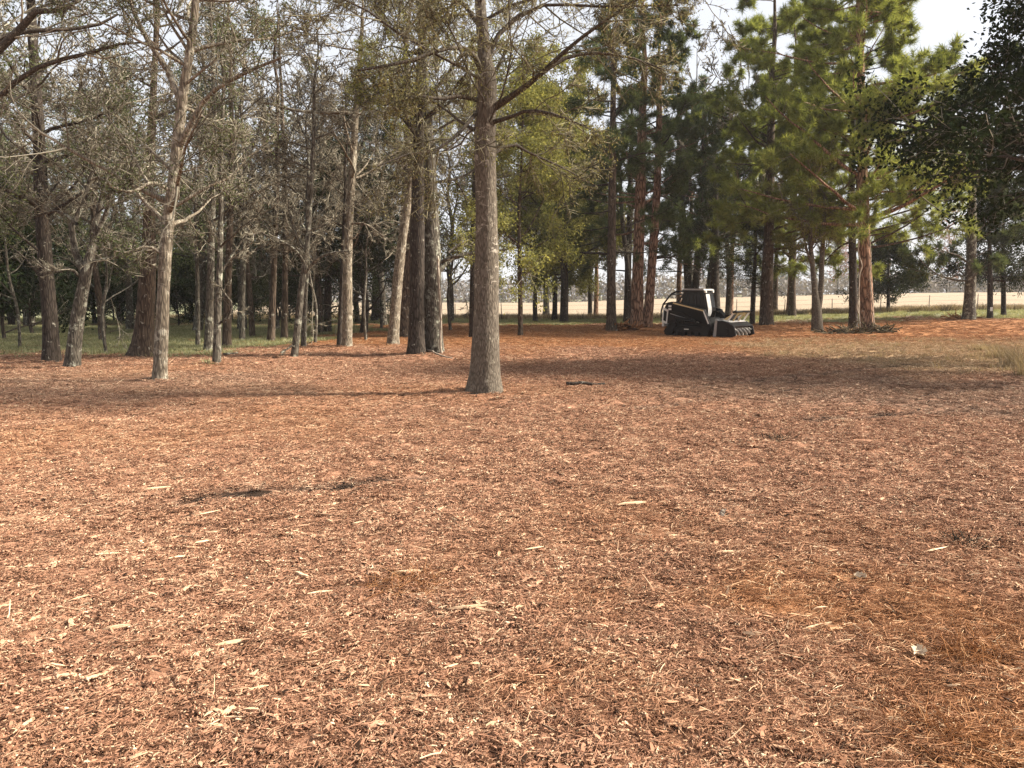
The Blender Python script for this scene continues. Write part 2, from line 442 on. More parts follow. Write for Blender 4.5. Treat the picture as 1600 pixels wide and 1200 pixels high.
FEET = [(*ground_at(px, py)[:2], rad) for px, py, rad in ((757, 617, 0.8), (250, 597, 0.45), (112, 577, 0.5), (80, 568, 0.55), (338, 571, 0.35), (459, 559, 0.4), (542, 544, 0.5), (613, 541, 0.5), (651, 557, 0.7), (678, 555, 0.7), (996, 513, 0.9), (955, 518, 0.8), (1354, 519, 1.0), (1197, 509, 0.9), (1514, 501, 1.1))]
def near_relief(x, y):
    fade = smooth((26 - y) / 14) * smooth((y + 1) / 2)
    h = (fbm(x * 1.7, y * 1.7, 3) - 0.42) * 0.085 + (fbm(x * 7 + 3, y * 7 + 8, 3) - 0.42) * 0.050
    for a, b, wd, dp in TRACKS:
        d = seg_d(x, y, a[0], a[1], b[0], b[1]) + (fbm(x * 3, y * 3, 2) - 0.4) * 0.1
        h = h - dp * np.exp(-(d / wd) ** 2) + 0.35 * dp * np.exp(-((d - 2 * wd) / wd) ** 2)
    h = h * fade
    for bx_, by_, rad in FEET:
        h = h + 0.075 * np.exp(-(np.hypot(x - bx_, y - by_) / rad) ** 2)
    return h

def surface(x, y):
    return H(x, y) + near_relief(x, y)

gx = graded(-700, 700, -7, 7, 0.1, 1.08)
gy = graded(-400, 700, 1.8, 13, 0.085, 1.06)
X, Y = np.meshgrid(gx, gy)
Z = surface(X, Y)
nx, ny = len(gx), len(gy)
idx = np.arange(nx * ny).reshape(ny, nx)
mb = MB()
mb.add(np.stack([X, Y, Z], -1), np.stack([idx[:-1, :-1], idx[:-1, 1:], idx[1:, 1:], idx[1:, :-1]], -1).reshape(-1, 4))
ground = mb.build('ground', M['ground'])
for k, a in zip(('straw', 'grass', 'dry', 'shade_soil'), masks(X.ravel(), Y.ravel())):
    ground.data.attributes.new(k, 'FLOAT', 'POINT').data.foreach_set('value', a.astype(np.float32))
tag(ground, 'reddish woodland floor under mulch with grass further back', None, None, 'structure')

# far straw-coloured field
fx = np.concatenate([np.linspace(-26, 160, 60), np.linspace(170, 420, 16)])
fy = np.concatenate([np.linspace(0, 1, 40) ** 1.6 * 160])
FX, FT = np.meshgrid(fx, fy)
FY = 62 + 2.5 * (fbm(FX * 0.05, FX * 0 + 3, 3) - 0.45) * 2 - 0.04 * np.clip(FX, 0, 40) + FT
FX = FX - 0.24 * FT * np.clip(1 - (FX + 26) / 40, 0, 1)
FZ = H(FX, FY) + 0.05 + 0.10 * smooth(FT / 2.0)
idx = np.arange(FX.size).reshape(FX.shape)
mb = MB(); mb.add(np.stack([FX, FY, FZ], -1), np.stack([idx[:-1, :-1], idx[:-1, 1:], idx[1:, 1:], idx[1:, :-1]], -1).reshape(-1, 4))
field = tag(mb.build('field', M['field']), 'pale straw-coloured open field beyond the fence', None, None, 'structure')

# ------------------------------------------------------------------ instanced litter
def instancer(name, pts, rot, scl, idx, attrs, protos, label, kind='stuff'):
    col = bpy.data.collections.new(name + '_pieces')
    for i, me in enumerate(protos):
        po = bpy.data.objects.new('%s_%03d' % (name, i), me); col.objects.link(po)
    me = bpy.data.meshes.new(name)
    me.vertices.add(len(pts)); me.vertices.foreach_set('co', np.asarray(pts, np.float32).ravel())
    me.attributes.new('rot', 'FLOAT_VECTOR', 'POINT').data.foreach_set('vector', np.asarray(rot, np.float32).ravel())
    me.attributes.new('scl', 'FLOAT', 'POINT').data.foreach_set('value', np.asarray(scl, np.float32))
    me.attributes.new('idx', 'INT', 'POINT').data.foreach_set('value', np.asarray(idx, np.int32))
    for k, a in attrs.items():
        me.attributes.new(k, 'FLOAT', 'POINT').data.foreach_set('value', np.asarray(a, np.float32))
    o = bpy.data.objects.new(name, me); COL.objects.link(o)
    g = bpy.data.node_groups.new(name, 'GeometryNodeTree')
    g.interface.new_socket('Geometry', in_out='INPUT', socket_type='NodeSocketGeometry')
    g.interface.new_socket('Geometry', in_out='OUTPUT', socket_type='NodeSocketGeometry')
    gi = g.nodes.new('NodeGroupInput'); go = g.nodes.new('NodeGroupOutput')
    ci = g.nodes.new('GeometryNodeCollectionInfo')
    ci.inputs['Collection'].default_value = col
    ci.inputs['Separate Children'].default_value = True; ci.inputs['Reset Children'].default_value = True
    ip = g.nodes.new('GeometryNodeInstanceOnPoints'); ip.inputs['Pick Instance'].default_value = True
    def na(k, t):
        n = g.nodes.new('GeometryNodeInputNamedAttribute'); n.data_type = t; n.inputs['Name'].default_value = k
        return [s for s in n.outputs if s.enabled and s.name == 'Attribute'][0]
    L = g.links.new
    L(gi.outputs[0], ip.inputs['Points']); L(ci.outputs[0], ip.inputs['Instance'])
    L(na('idx', 'INT'), ip.inputs['Instance Index']); L(na('rot', 'FLOAT_VECTOR'), ip.inputs['Rotation']); L(na('scl', 'FLOAT'), ip.inputs['Scale'])
    L(ip.outputs[0], go.inputs[0])
    md = o.modifiers.new('scatter', 'NODES'); md.node_group = g
    return tag(o, label, None, None, kind)

def chip_patch(seed, n_chip, n_needle, n_leaf, rad, n_stick=0):
    r = np.random.default_rng(seed)
    mb = MB()
    def place():
        a = r.uniform(0, 2 * math.pi); q = rad * math.sqrt(r.random())
        return np.array([q * math.cos(a), q * math.sin(a), r.uniform(0.0, 0.016)])
    for i in range(n_chip):
        l = min(0.085, 0.0155 * math.exp(r.normal(0, 0.62))); wd = l * r.uniform(0.10, 0.38); th = r.uniform(0.0015, 0.006)
        e1, e2 = r.uniform(0.1, 1.0, 2)
        V = np.array([[-l / 2, -wd / 2 * e1, 0], [l / 2, -wd / 2 * e2, 0], [l / 2, wd / 2 * e2, 0], [-l / 2, wd / 2 * e1, 0],
                      [-l / 2 * .9, -wd / 2 * e1 * .8, th], [0, -wd / 2, th * 1.3], [l / 2 * .9, -wd / 2 * e2 * .8, th], [l / 2 * .9, wd / 2 * e2 * .8, th], [0, wd / 2, th * 1.3], [-l / 2 * .9, wd / 2 * e1 * .8, th]])
        Q = [[4, 5, 8, 9], [5, 6, 7, 8], [1, 2, 7, 6], [3, 0, 4, 9]]
        T = [[0, 5, 4], [0, 1, 5], [1, 6, 5], [2, 8, 7], [2, 3, 8], [3, 9, 8]]
        m = Matrix.Rotation(r.uniform(0, 6.28), 3, 'Z') @ Matrix.Rotation(r.normal(0, 0.25), 3, 'Y') @ Matrix.Rotation(r.normal(0, 0.35), 3, 'X')
        tone = np.clip(r.normal(0.45, 0.21), 0, 0.86) if r.random() < 0.91 else r.uniform(0.8, 1.0)
        mb.add(V @ np.array(m).T + place(), Q, T, tone=tone)
    for i in range(n_stick):
        l = r.uniform(0.10, 0.26); k = 6; t = np.linspace(-0.5, 0.5, k); wd = r.uniform(0.002, 0.006)
        P = np.stack([t * l, np.cumsum(r.normal(0, 0.012, k)), 0.012 + t * r.normal(0, 0.12) * l], -1)
        m = np.array(Matrix.Rotation(r.uniform(0, 6.28), 3, 'Z'))
        V, Q = tubes((P @ m.T + place())[None], wd * np.linspace(1, 0.5, k)[None], 5)
        mb.add(V, Q, tone=r.choice([0.02, 0.12, 0.2, 0.8]))
    for i in range(n_needle):
        l = r.uniform(0.04, 0.11); wd = r.uniform(0.0009, 0.0016); k = 4
        t = np.linspace(-0.5, 0.5, k); bend = r.normal(0, 0.25)
        P = np.stack([t * l, bend * l * (t ** 2 - .1), 0.006 + r.uniform(0, 0.012) + r.normal(0, 0.08) * l * t], -1)
        m = np.array(Matrix.Rotation(r.uniform(0, 6.28), 3, 'Z'))
        V, Q = tubes((P @ m.T + place())[None], np.full((1, k), wd), 3)
        mb.add(V, Q, tone=np.clip(r.normal(0.52, 0.2), 0, 1))
    for i in range(n_leaf):
        l = r.uniform(0.015, 0.036); wd = l * r.uniform(0.35, 0.6); c = r.uniform(0.15, 0.6)
        V = np.array([[-l / 2, 0, 0], [-l * .1, -wd / 2, c * l * .5], [0, 0, c * l * .15], [-l * .1, wd / 2, c * l * .5], [l / 2, 0, c * l * .4]])
        m = Matrix.Rotation(r.uniform(0, 6.28), 3, 'Z') @ Matrix.Rotation(r.normal(0, 0.4), 3, 'Y')
        mb.add(V @ np.array(m).T + place(), None, [[0, 1, 2], [1, 4, 2], [2, 4, 3], [0, 2, 3]], tone=np.clip(r.normal(0.42, 0.22), 0, 0.75))
    return mb.mesh('chip_patch', M['chips'], False)

chip_protos = [chip_patch(i, 62, 6, 4, 0.09) for i in range(9)]
stick_protos = [chip_patch(60 + i, 40, 5, 7, 0.10, 2) for i in range(6)]
straw_protos = [chip_patch(100 + i, 10, 38, 4, 0.10) for i in range(7)]
def scatter(dens, y0, y1, n_try, side=3.0):
    """random ground points, denser close by (dens = pieces per square metre)"""
    Ys = rng.uniform(y0 ** 2, y1 ** 2, n_try) ** 0.5
    W = 0.70 * Ys + side
    return rng.uniform(-1, 1, n_try) * W, Ys
pt_x, pt_y = [], []
for (ya, yb, d) in ((1.3, 4, 460), (4, 7, 350), (7, 12, 180), (12, 20, 95), (20, 34, 38), (34, 52, 11)):
    area = (0.70 * (ya + yb) + 6.0) * (yb - ya)
    n = int(area * d)
    yy = rng.uniform(ya, yb, n); ww = 0.70 * yy + 3.0
    keep = rng.random(n) < ww / ww.max()
    pt_x.append((rng.uniform(-1, 1, n) * ww)[keep]); pt_y.append(yy[keep])
px_, py_ = np.concatenate(pt_x), np.concatenate(pt_y)
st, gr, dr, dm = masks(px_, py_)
keep = rng.random(len(px_)) > gr * 0.93
px_, py_, st, dr, dm = px_[keep], py_[keep], st[keep], dr[keep], dm[keep]
n = len(px_)
thin = rng.random(n) > 0.8 * (dm > 1.06)
px_, py_, st, dr, dm = px_[thin], py_[thin], st[thin], dr[thin], dm[thin]
n = len(px_)
ids = np.where(rng.random(n) < np.clip(st * 0.85 + 0.03, 0, 1), 9 + rng.integers(0, 7, n), rng.integers(0, 9, n))
ids = np.where(rng.random(n) < 0.035, 16 + rng.integers(0, 6, n), ids)
pz = surface(px_, py_) + rng.uniform(-0.002, 0.012, n)
grow = 1 + smooth((py_ - 8) / 20) * 0.55
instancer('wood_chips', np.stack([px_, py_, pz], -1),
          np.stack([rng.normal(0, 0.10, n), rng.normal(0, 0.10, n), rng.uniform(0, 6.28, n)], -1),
          rng.uniform(0.62, 1.15, n) * grow * (0.85 + 0.15 * smooth((py_ - 4) / 4)), ids, {'straw': st, 'dry': dr, 'shade_soil': dm},
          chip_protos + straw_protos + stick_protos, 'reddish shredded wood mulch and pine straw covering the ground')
print('chip patches', n)

# loose heaps of pine straw (near right corner)
def blade_clump(seed, n, h, spread, lean, wd):
    r = np.random.default_rng(seed)
    mb = MB(); k = 4
    a = r.uniform(0, 6.28, n); q = spread * np.sqrt(r.random(n))
    P0 = np.stack([q * np.cos(a), q * np.sin(a), np.zeros(n)], -1)
    d = np.stack([np.cos(a), np.sin(a), np.zeros(n)], -1) * r.uniform(0.1, lean, n)[:, None] + r.normal(0, .15, (n, 3)) * [1, 1, 0]
    L = h * r.uniform(0.45, 1.0, n)
    t = np.linspace(0, 1, k)
    P = P0[:, None] + d[:, None] * (t ** 1.7)[None, :, None] * L[:, None, None] + np.array([0, 0, 1.0]) * (t * (1 - .25 * t))[None, :, None] * L[:, None, None]
    side = nrm(np.cross(d + 1e-6, [0, 0, 1.0]))
    wv = (wd * (1 - 0.9 * t))[None, :, None] * side[:, None]
    V = np.stack([P - wv, P + wv], 2).reshape(-1, 3)
    i = np.arange(n * k * 2).reshape(n, k, 2)
    Q = np.stack([i[:, :-1, 0], i[:, :-1, 1], i[:, 1:, 1], i[:, 1:, 0]], -1).reshape(-1, 4)
    mb.add(V, Q, tone=np.repeat(np.clip(r.normal(0.5, 0.22, n), 0, 1), 2 * k))
    return mb

# green grass of the glade and the strip before the field
gp = [blade_clump(300 + i, 26, 0.13, 0.14, 0.8, 0.007).mesh('grass_tuft', M['grass_blade']) for i in range(5)]
n = 42000
ax = np.concatenate([rng.uniform(-48, -3, n // 2), rng.uniform(-50, 62, n // 2)])
ay = np.concatenate([rng.uniform(19, 46, n // 2), rng.uniform(40, 63, n // 2)])
g_ = masks(ax, ay)[1]
k = rng.random(n) < g_
ax, ay = ax[k], ay[k]; n = len(ax)
instancer('grass', np.stack([ax, ay, surface(ax, ay)], -1), np.stack([np.zeros(n), np.zeros(n), rng.uniform(0, 6.28, n)], -1),
          rng.uniform(0.7, 1.8, n), rng.integers(0, 5, n), {}, gp, 'short grey-green grass in the glade and before the field')

dp_ = [blade_clump(330 + i, 22, 0.20, 0.12, 0.9, 0.006).mesh('dry_tuft', M['dry_blade']) for i in range(5)]
n = 5200
ax = rng.uniform(4, 24, n); ay = rng.uniform(14, 36, n)
k = rng.random(n) < masks(ax, ay)[2] * 0.22
ex = rng.uniform(-30, 95, 5200); ey = 61.5 + rng.normal(0, 1.0, 5200) - 0.04 * np.clip(ex, 0, 40)
big = np.concatenate([np.ones(k.sum()), np.full(5200, 2.6)])
ax, ay = np.concatenate([ax[k], ex]), np.concatenate([ay[k], ey]); n = len(ax)
instancer('dry_grass', np.stack([ax, ay, surface(ax, ay)], -1), np.stack([np.zeros(n), np.zeros(n), rng.uniform(0, 6.28, n)], -1),
          rng.uniform(0.5, 1.4, n) * big, rng.integers(0, 5, n), {}, dp_, 'dead straw-coloured grass on the right and along the field edge')

# ------------------------------------------------------------------ trees
def spline(pts, k):
    pts = np.asarray(pts, float)
    s = np.concatenate([[0], np.cumsum(np.linalg.norm(np.diff(pts[:, :3], axis=0), axis=1))])
    u = np.linspace(0, s[-1], k)
    # smooth by Catmull-Rom
    out = np.empty((k, pts.shape[1]))
    j = np.clip(np.searchsorted(s, u, 'right') - 1, 0, len(pts) - 2)
    tt = ((u - s[j]) / (s[j + 1] - s[j]))[:, None]
    p0 = pts[np.maximum(j - 1, 0)]; p1 = pts[j]; p2 = pts[j + 1]; p3 = pts[np.minimum(j + 2, len(pts) - 1)]
    out = 0.5 * ((2 * p1) + (-p0 + p2) * tt + (2 * p0 - 5 * p1 + 4 * p2 - p3) * tt ** 2 + (-p0 + 3 * p1 - 3 * p2 + p3) * tt ** 3)
    return out

def trunk_mesh(mb, path, sides=18, flute=0.06, flare=0.5, r=None):
    """path (K,4) with radius; uneven cross-section, root flare"""
    P = path[None, :, :3]; R = path[None, :, 3].copy()
    V, Q = tubes(P, R, sides)
    V = V.reshape(len(path), sides, 3)
    c = path[:, None, :3]
    a = np.arange(sides) / sides * 2 * math.pi
    z = path[:, 2] - path[0, 2]
    ph = r.uniform(0, 6.28, 4)
    lob = np.sin(3 * a + ph[0])[None] * 0.5 + np.sin(5 * a + ph[1])[None] * 0.35 + 0.3 * np.sin(7 * a + ph[2])[None]
    R0 = path[0, 3]
    fl = 1.25 * np.exp(-np.maximum(z, 0) / (R0 * 1.5))[:, None]
    kn = np.interp(z, np.linspace(z.min(), z.max() + 1e-3, 26), r.normal(0, 0.03, 26))[:, None] * (1 + 0.6 * np.cos(a + ph[2])[None])
    m = 1 + kn + flute * lob * (0.5 + 0.5 * np.cos(z * 0.5 + ph[3]))[:, None] + flare * fl * (0.55 + 0.45 * np.maximum(lob, -0.4)) + r.normal(0, 0.018, (len(path), sides))
    V = c + (V - c) * m[:, :, None]
    mb.add(V.reshape(-1, 3), Q)

def walk(p0, d0, L, K, wob, trop, r):
    M_ = len(p0); P = np.empty((M_, K, 3)); P[:, 0] = p0
    d = nrm(d0.copy()); step = (L / (K - 1))[:, None]
    for k in range(1, K):
        d = nrm(d + r.normal(0, wob, (M_, 3)) + trop)
        P[:, k] = P[:, k - 1] + d * step
    return P

def spawn(P, R, n, t0, t1, ang, ratio, K, wob, trop, r, rk=0.014, rmax=0.6, flat=0.0, shrink=0.5, power=0.75):
    """n children on each parent; returns polylines and radii"""
    Np, Kp, _ = P.shape
    L = np.linalg.norm(np.diff(P, axis=1), axis=2).sum(1)
    pid = np.repeat(np.arange(Np), n)
    m = len(pid)
    t = t0 + (t1 - t0) * r.random(m) ** power
    f = t * (Kp - 1); i = np.minimum(f.astype(int), Kp - 2); u = (f - i)[:, None]
    p0 = P[pid, i] * (1 - u) + P[pid, i + 1] * u
    tan = nrm(P[pid, i + 1] - P[pid, i])
    rp = R[pid, i] * (1 - u[:, 0]) + R[pid, i + 1] * u[:, 0]
    rv = r.normal(0, 1, (m, 3)); rv[:, 2] *= (1 - flat)
    perp = nrm(rv - (rv * tan).sum(1, keepdims=True) * tan)
    a = np.radians(r.uniform(ang[0], ang[1], m))[:, None]
    d0 = tan * np.cos(a) + perp * np.sin(a)
    Lc = L[pid] * r.uniform(ratio[0], ratio[1], m) * (1 - shrink * (t - t0) / max(t1 - t0, 1e-6))
    C = walk(p0, d0, Lc, K, wob, np.asarray(trop), r)
    r0 = np.minimum(rp * rmax, rk * Lc)
    Rc = r0[:, None] * (1 - 0.8 * np.linspace(0, 1, K))[None]
    return C, Rc

def sample_pts(P, n, t0, r):
    Np, K, _ = P.shape
    pid = np.repeat(np.arange(Np), n)
    f = (t0 + (1 - t0) * r.random(len(pid))) * (K - 1); i = np.minimum(f.astype(int), K - 2); u = (f - i)[:, None]
    p = P[pid, i] * (1 - u) + P[pid, i + 1] * u
    return p, nrm(P[pid, i + 1] - P[pid, i]), pid

def leaves(mb, p, tan, size, r, spread=0.05, aspect=0.45, droop=0.2, tones=None):
    n = len(p)
    d = nrm(tan * 0.5 + r.normal(0, 0.7, (n, 3)) + np.array([0, 0, -droop]))
    s = nrm(np.cross(d, r.normal(0, 1, (n, 3))))
    up = np.cross(d, s)
    L = (size * r.uniform(0.6, 1.25, n))[:, None]
    b = p + r.normal(0, spread, (n, 3))
    V = np.stack([b, b + d * L * 0.5 + s * L * aspect * 0.5 + up * L * .08, b + d * L, b + d * L * 0.5 - s * L * aspect * 0.5 + up * L * .08], 1)
    i = np.arange(n * 4).reshape(n, 4)
    tn = np.clip(r.normal(0.45, 0.22, n), 0, 1) if tones is None else tones
    mb.add(V, i, tone=np.repeat(tn, 4))

def needles(mb, p, tan, k, size, wd, r, out=0.75):
    n = len(p); m = n * k
    pp = np.repeat(p, k, 0); tt = np.repeat(tan, k, 0)
    d = nrm(tt * r.uniform(0.1, 1.0, (m, 1)) + r.normal(0, out, (m, 3)) + np.array([0, 0, 0.12]))
    s = nrm(np.cross(d, r.normal(0, 1, (m, 3)))) * wd
    b = pp + tt * r.uniform(-0.5, 0.5, (m, 1)) * size * .8
    L = (size * r.uniform(0.7, 1.2, m))[:, None]
    V = np.stack([b - s, b + s, b + d * L], 1)
    tn = np.repeat(np.clip(r.normal(0.48, 0.2, n), 0, 1), k) + r.normal(0, 0.08, m)
    mb.add(V, None, np.arange(m * 3).reshape(m, 3), tone=np.repeat(np.clip(tn, 0, 1), 3))

def twig_tubes(mb, P, R, sides, r, rmin=0.003):
    V, Q = tubes(P, np.maximum(R, rmin), sides)
    K = P.shape[1]
    mb.add(V, Q, tone=np.repeat(np.clip(r.normal(0.45, 0.2, len(P)), 0, 1), K * sides))

UP = np.array([0, 0, 1.0])

def spikes(mb, P, R, r, rmin):
    """short last-order twigs: slim three-sided points"""
    p0, p1 = P[:, 0], P[:, -1]; n = len(p0)
    d = nrm(p1 - p0); a = nrm(np.cross(d, r.normal(0, 1, (n, 3)))); b = np.cross(d, a)
    rr = np.maximum(R[:, :1], rmin)
    V = np.stack([p0 + a * rr, p0 + (-0.5 * a + 0.87 * b) * rr, p0 + (-0.5 * a - 0.87 * b) * rr, p1], 1)
    i = np.arange(n * 4).reshape(n, 4)
    T = np.concatenate([i[:, [0, 1, 3]], i[:, [1, 2, 3]], i[:, [2, 0, 3]]])
    mb.add(V, None, T, tone=np.repeat(np.clip(r.normal(0.48, 0.2, n), 0, 1), 4))

def crown_bare(tp, r, cm, tm, rk=0.016, limbs=14, t0=0.35, lvl=(7, 6, 5), llen=(2.4, 4.2), leaf_n=0, leaf_sz=0.07, ang=(50, 85), droop=0.0, rmin=0.004, extra=None, wob=0.16, spread=0.06, aspect=0.45):
    P, R = tp
    Lt = np.linalg.norm(np.diff(P, axis=1), axis=2).sum(1)[0]
    A, RA = spawn(P, R, limbs, t0, 0.98, ang, (llen[0] / Lt, llen[1] / Lt), 9, wob * 0.8, (0, 0, 0.045 - 0.3 * droop), r, rk=rk, rmax=0.55, flat=0.3, shrink=0.45, power=1.0)
    if extra is not None:
        A = np.concatenate([extra[0], A]); RA = np.concatenate([extra[1], RA])
    B, RB = spawn(A, RA, lvl[0], 0.15, 0.98, (30, 75), (0.28, 0.62), 6, 0.18, (0, 0, 0.02 - droop), r, rmax=0.6, flat=0.15)
    C, RC = spawn(B, RB, lvl[1], 0.12, 0.98, (30, 75), (0.3, 0.65), 4, 0.2, (0, 0, 0.0 - droop), r, rmax=0.65, rk=0.013)
    D, RD = spawn(C, RC, lvl[2] * 2, 0.1, 0.98, (25, 70), (0.35, 0.8), 2, 0.2, (0, 0, -droop), r, rmax=0.8, rk=0.012)
    twig_tubes(cm, B, RB, 4, r, rmin * 1.6); twig_tubes(cm, C, RC, 3, r, rmin * 1.2); spikes(cm, D, RD, r, rmin * 1.3)
    if leaf_n:
        p, t, _ = sample_pts(np.concatenate([D, C[:, :3]]) if False else D, leaf_n, 0.1, r)
        leaves(tm, p, t, leaf_sz, r, spread=spread, aspect=aspect)
    return A, RA

def crown_pine(tp, r, cm, nm, limbs=42, t0=0.32, llen=(2.0, 4.0), k=24, size=0.26, wd=0.009, tuft=3, lvl=(6, 3), flat=0.75):
    P, R = tp
    Lt = np.linalg.norm(np.diff(P, axis=1), axis=2).sum(1)[0]
    A, RA = spawn(P, R, limbs, t0, 0.985, (62, 98), (llen[0] / Lt, llen[1] / Lt), 8, 0.09, (0, 0, 0.03), r, rk=0.016, rmax=0.42, flat=flat, shrink=0.6, power=0.95)
    B, RB = spawn(A, RA, lvl[0], 0.3, 0.98, (30, 65), (0.22, 0.5), 5, 0.14, (0, 0, 0.06), r, flat=0.3)
    C, RC = spawn(B, RB, lvl[1], 0.2, 0.98, (25, 60), (0.3, 0.6), 4, 0.16, (0, 0, 0.08), r)
    twig_tubes(cm, B, RB, 3, r, 0.006); spikes(cm, C, RC, r, 0.007)
    p, t, _ = sample_pts(C, tuft, 0.25, r); needles(nm, p, t, k, size, wd, r)
    p, t, _ = sample_pts(B, 3, 0.5, r); needles(nm, p, t, k, size, wd, r)
    return A, RA

def crown_leafy(tp, r, cm, lm, limbs=18, t0=0.25, llen=(2.0, 3.6), lvl=(7, 6), per=12, size=0.09, ang=(40, 80), up=0.05, aspect=0.5, spread=0.10, flat=0.2, shrink=0.5, droop=0.2):
    P, R = tp
    Lt = np.linalg.norm(np.diff(P, axis=1), axis=2).sum(1)[0]
    A, RA = spawn(P, R, limbs, t0, 0.985, ang, (llen[0] / Lt, llen[1] / Lt), 8, 0.14, (0, 0, up), r, rk=0.016, rmax=0.5, flat=flat, shrink=shrink, power=0.95)
    B, RB = spawn(A, RA, lvl[0], 0.2, 0.98, (30, 70), (0.3, 0.6), 5, 0.18, (0, 0, 0.02), r)
    C, RC = spawn(B, RB, lvl[1], 0.15, 0.98, (30, 70), (0.35, 0.7), 4, 0.2, (0, 0, 0.0), r)
    twig_tubes(cm, B, RB, 3, r, 0.006); spikes(cm, C, RC, r, 0.006)
    p, t, _ = sample_pts(C, per, 0.15, r)
    leaves(lm, p, t, size, r, spread=spread, aspect=aspect, droop=droop)
    return A, RA

CACHE = {}   # crowns shared by alike trees
def px_path(pts, Hh, r, lean_y=0.0):
    """trunk given as photo points (px, py, width px) -> local path (K,4), base location"""
    bx, by, bz = ground_at(pts[0][0], pts[0][1])
    W = []
    for i, (px, py, wd) in enumerate(pts):
        yy = by + (lean_y * (i / max(1, len(pts) - 1)))
        q = pix(px, py, yy)
        W.append([q[0] - bx, q[1] - by, q[2] - bz, 0.92 * wd / 2 / FPX * by])
    W = np.array(W); W[0, :3] = (0, 0, -0.06)
    # continue upwards to the real height
    top = W[-1]
    if top[2] < Hh:
        d = nrm((W[-1, :3] - W[-2, :3])[None])[0]
        d = nrm((d * 0.5 + UP * 0.8)[None])[0]
        n = 5
        for i in range(1, n + 1):
            f = i / n
            W = np.vstack([W, [*(top[:3] + d * (Hh - top[2]) * f + np.array([r.normal(0, .12), r.normal(0, .12), 0]) * f), max(top[3] * (1 - 0.85 * f), 0.012)]])
    return W, (bx, by, bz)

def make_tree(name, label, kind, pts, Hh, seed, bark_m, crown_kw, twig_m='twig', leaf_m=None, cat='tree', group=None, limbs_px=(), vines_px=(), parts=False, flare=0.5, lean_y=0.0, path=None, loc=None, flute=0.06, sides=16, share=None, branch_m=None):
    r = np.random.default_rng(seed)
    if path is None:
        W, loc = px_path(pts, Hh, r, lean_y)
    else:
        W = np.asarray(path, float)
    root = thing(name, loc, label, cat, group)
    K = max(24, int(len(W) * 5))
    tp = spline(W, K)
    tp[:, 3] = np.maximum(tp[:, 3], 0.008)
    tmb = MB(); trunk_mesh(tmb, tp, sides, flute, flare, r)
    P = tp[None, :, :3]; R = tp[None, :, 3]
    for lp, dy in vines_px:
        q = []
        for px, py, wd in lp:
            v = pix(px, py, loc[1] + dy); q.append([v[0] - loc[0], v[1] - loc[1], v[2] - loc[2], wd / 2 / FPX * loc[1]])
        sp = spline(q, 16); b = MB(); b.tube(sp[:, :3], sp[:, 3], 6); b.build('vine', M['vine'], root)
    extra = None
    if limbs_px:
        EP, ER = [], []
        for lp, dy in limbs_px:
            q = []
            for i, (px, py, wd) in enumerate(lp):
                v = pix(px, py, loc[1] + dy * i / (len(lp) - 1))
                q.append([v[0] - loc[0], v[1] - loc[1], v[2] - loc[2], wd / 2 / FPX * loc[1]])
            s = spline(q, 9); EP.append(s[:, :3]); ER.append(np.maximum(s[:, 3], 0.006))
        extra = (np.array(EP), np.array(ER))
    if share in CACHE:
        tmb.build('trunk', M[bark_m], root)
        meshes, oc, oh = CACHE[share]
        zm = tp[-1, 2] * 0.55
        nc = tp[np.argmin(np.abs(tp[:, 2] - zm)), :3]
        a = r.uniform(0, 6.28); sz = tp[-1, 2] / oh; sx = sz * r.uniform(0.92, 1.08)
        for nm_, me in meshes:
            o = bpy.data.objects.new(nm_, me); COL.objects.link(o); o.parent = root
            o.rotation_euler = (0, 0, a); o.scale = (sx, sx, sz)
            o.location = (nc[0] - sx * (oc[0] * math.cos(a) - oc[1] * math.sin(a)), nc[1] - sx * (oc[0] * math.sin(a) + oc[1] * math.cos(a)), 0)
        return root
    cm, lm = MB(), MB()
    if kind == 'bare': A, RA = crown_bare((P, R), r, cm, lm, extra=extra, **crown_kw)
    elif kind == 'pine': A, RA = crown_pine((P, R), r, cm, lm, **crown_kw)
    else: A, RA = crown_leafy((P, R), r, cm, lm, **crown_kw)
    ne = 0 if extra is None or kind != 'bare' else len(extra[0])
    if parts:
        for a, ra in zip(A, RA):
            b = MB(); V, Q = tubes(a[None], np.maximum(ra, 0.008)[None], 8); b.add(V, Q)
            b.build('branch', M[branch_m or bark_m], root)
    elif share:
        b = MB(); V, Q = tubes(A, np.maximum(RA, 0.012), 5); b.add(V, Q); b.build('branches', M[bark_m], root)
    else:
        V, Q = tubes(A, np.maximum(RA, 0.008), 6); tmb.add(V, Q)
    tmb.build('trunk', M[bark_m], root)
    if lm.n and leaf_m:
        cr = lm.build('crown', M[leaf_m], root, False)
        cm.build('twigs', M[twig_m], root)
    else:
        cm.build('crown', M[twig_m], root)
    if share:
        zm = tp[-1, 2] * 0.55
        CACHE[share] = ([(o.name.split('.')[0], o.data) for o in root.children if not o.name.startswith('trunk')], tp[np.argmin(np.abs(tp[:, 2] - zm)), :3], tp[-1, 2])
    return root

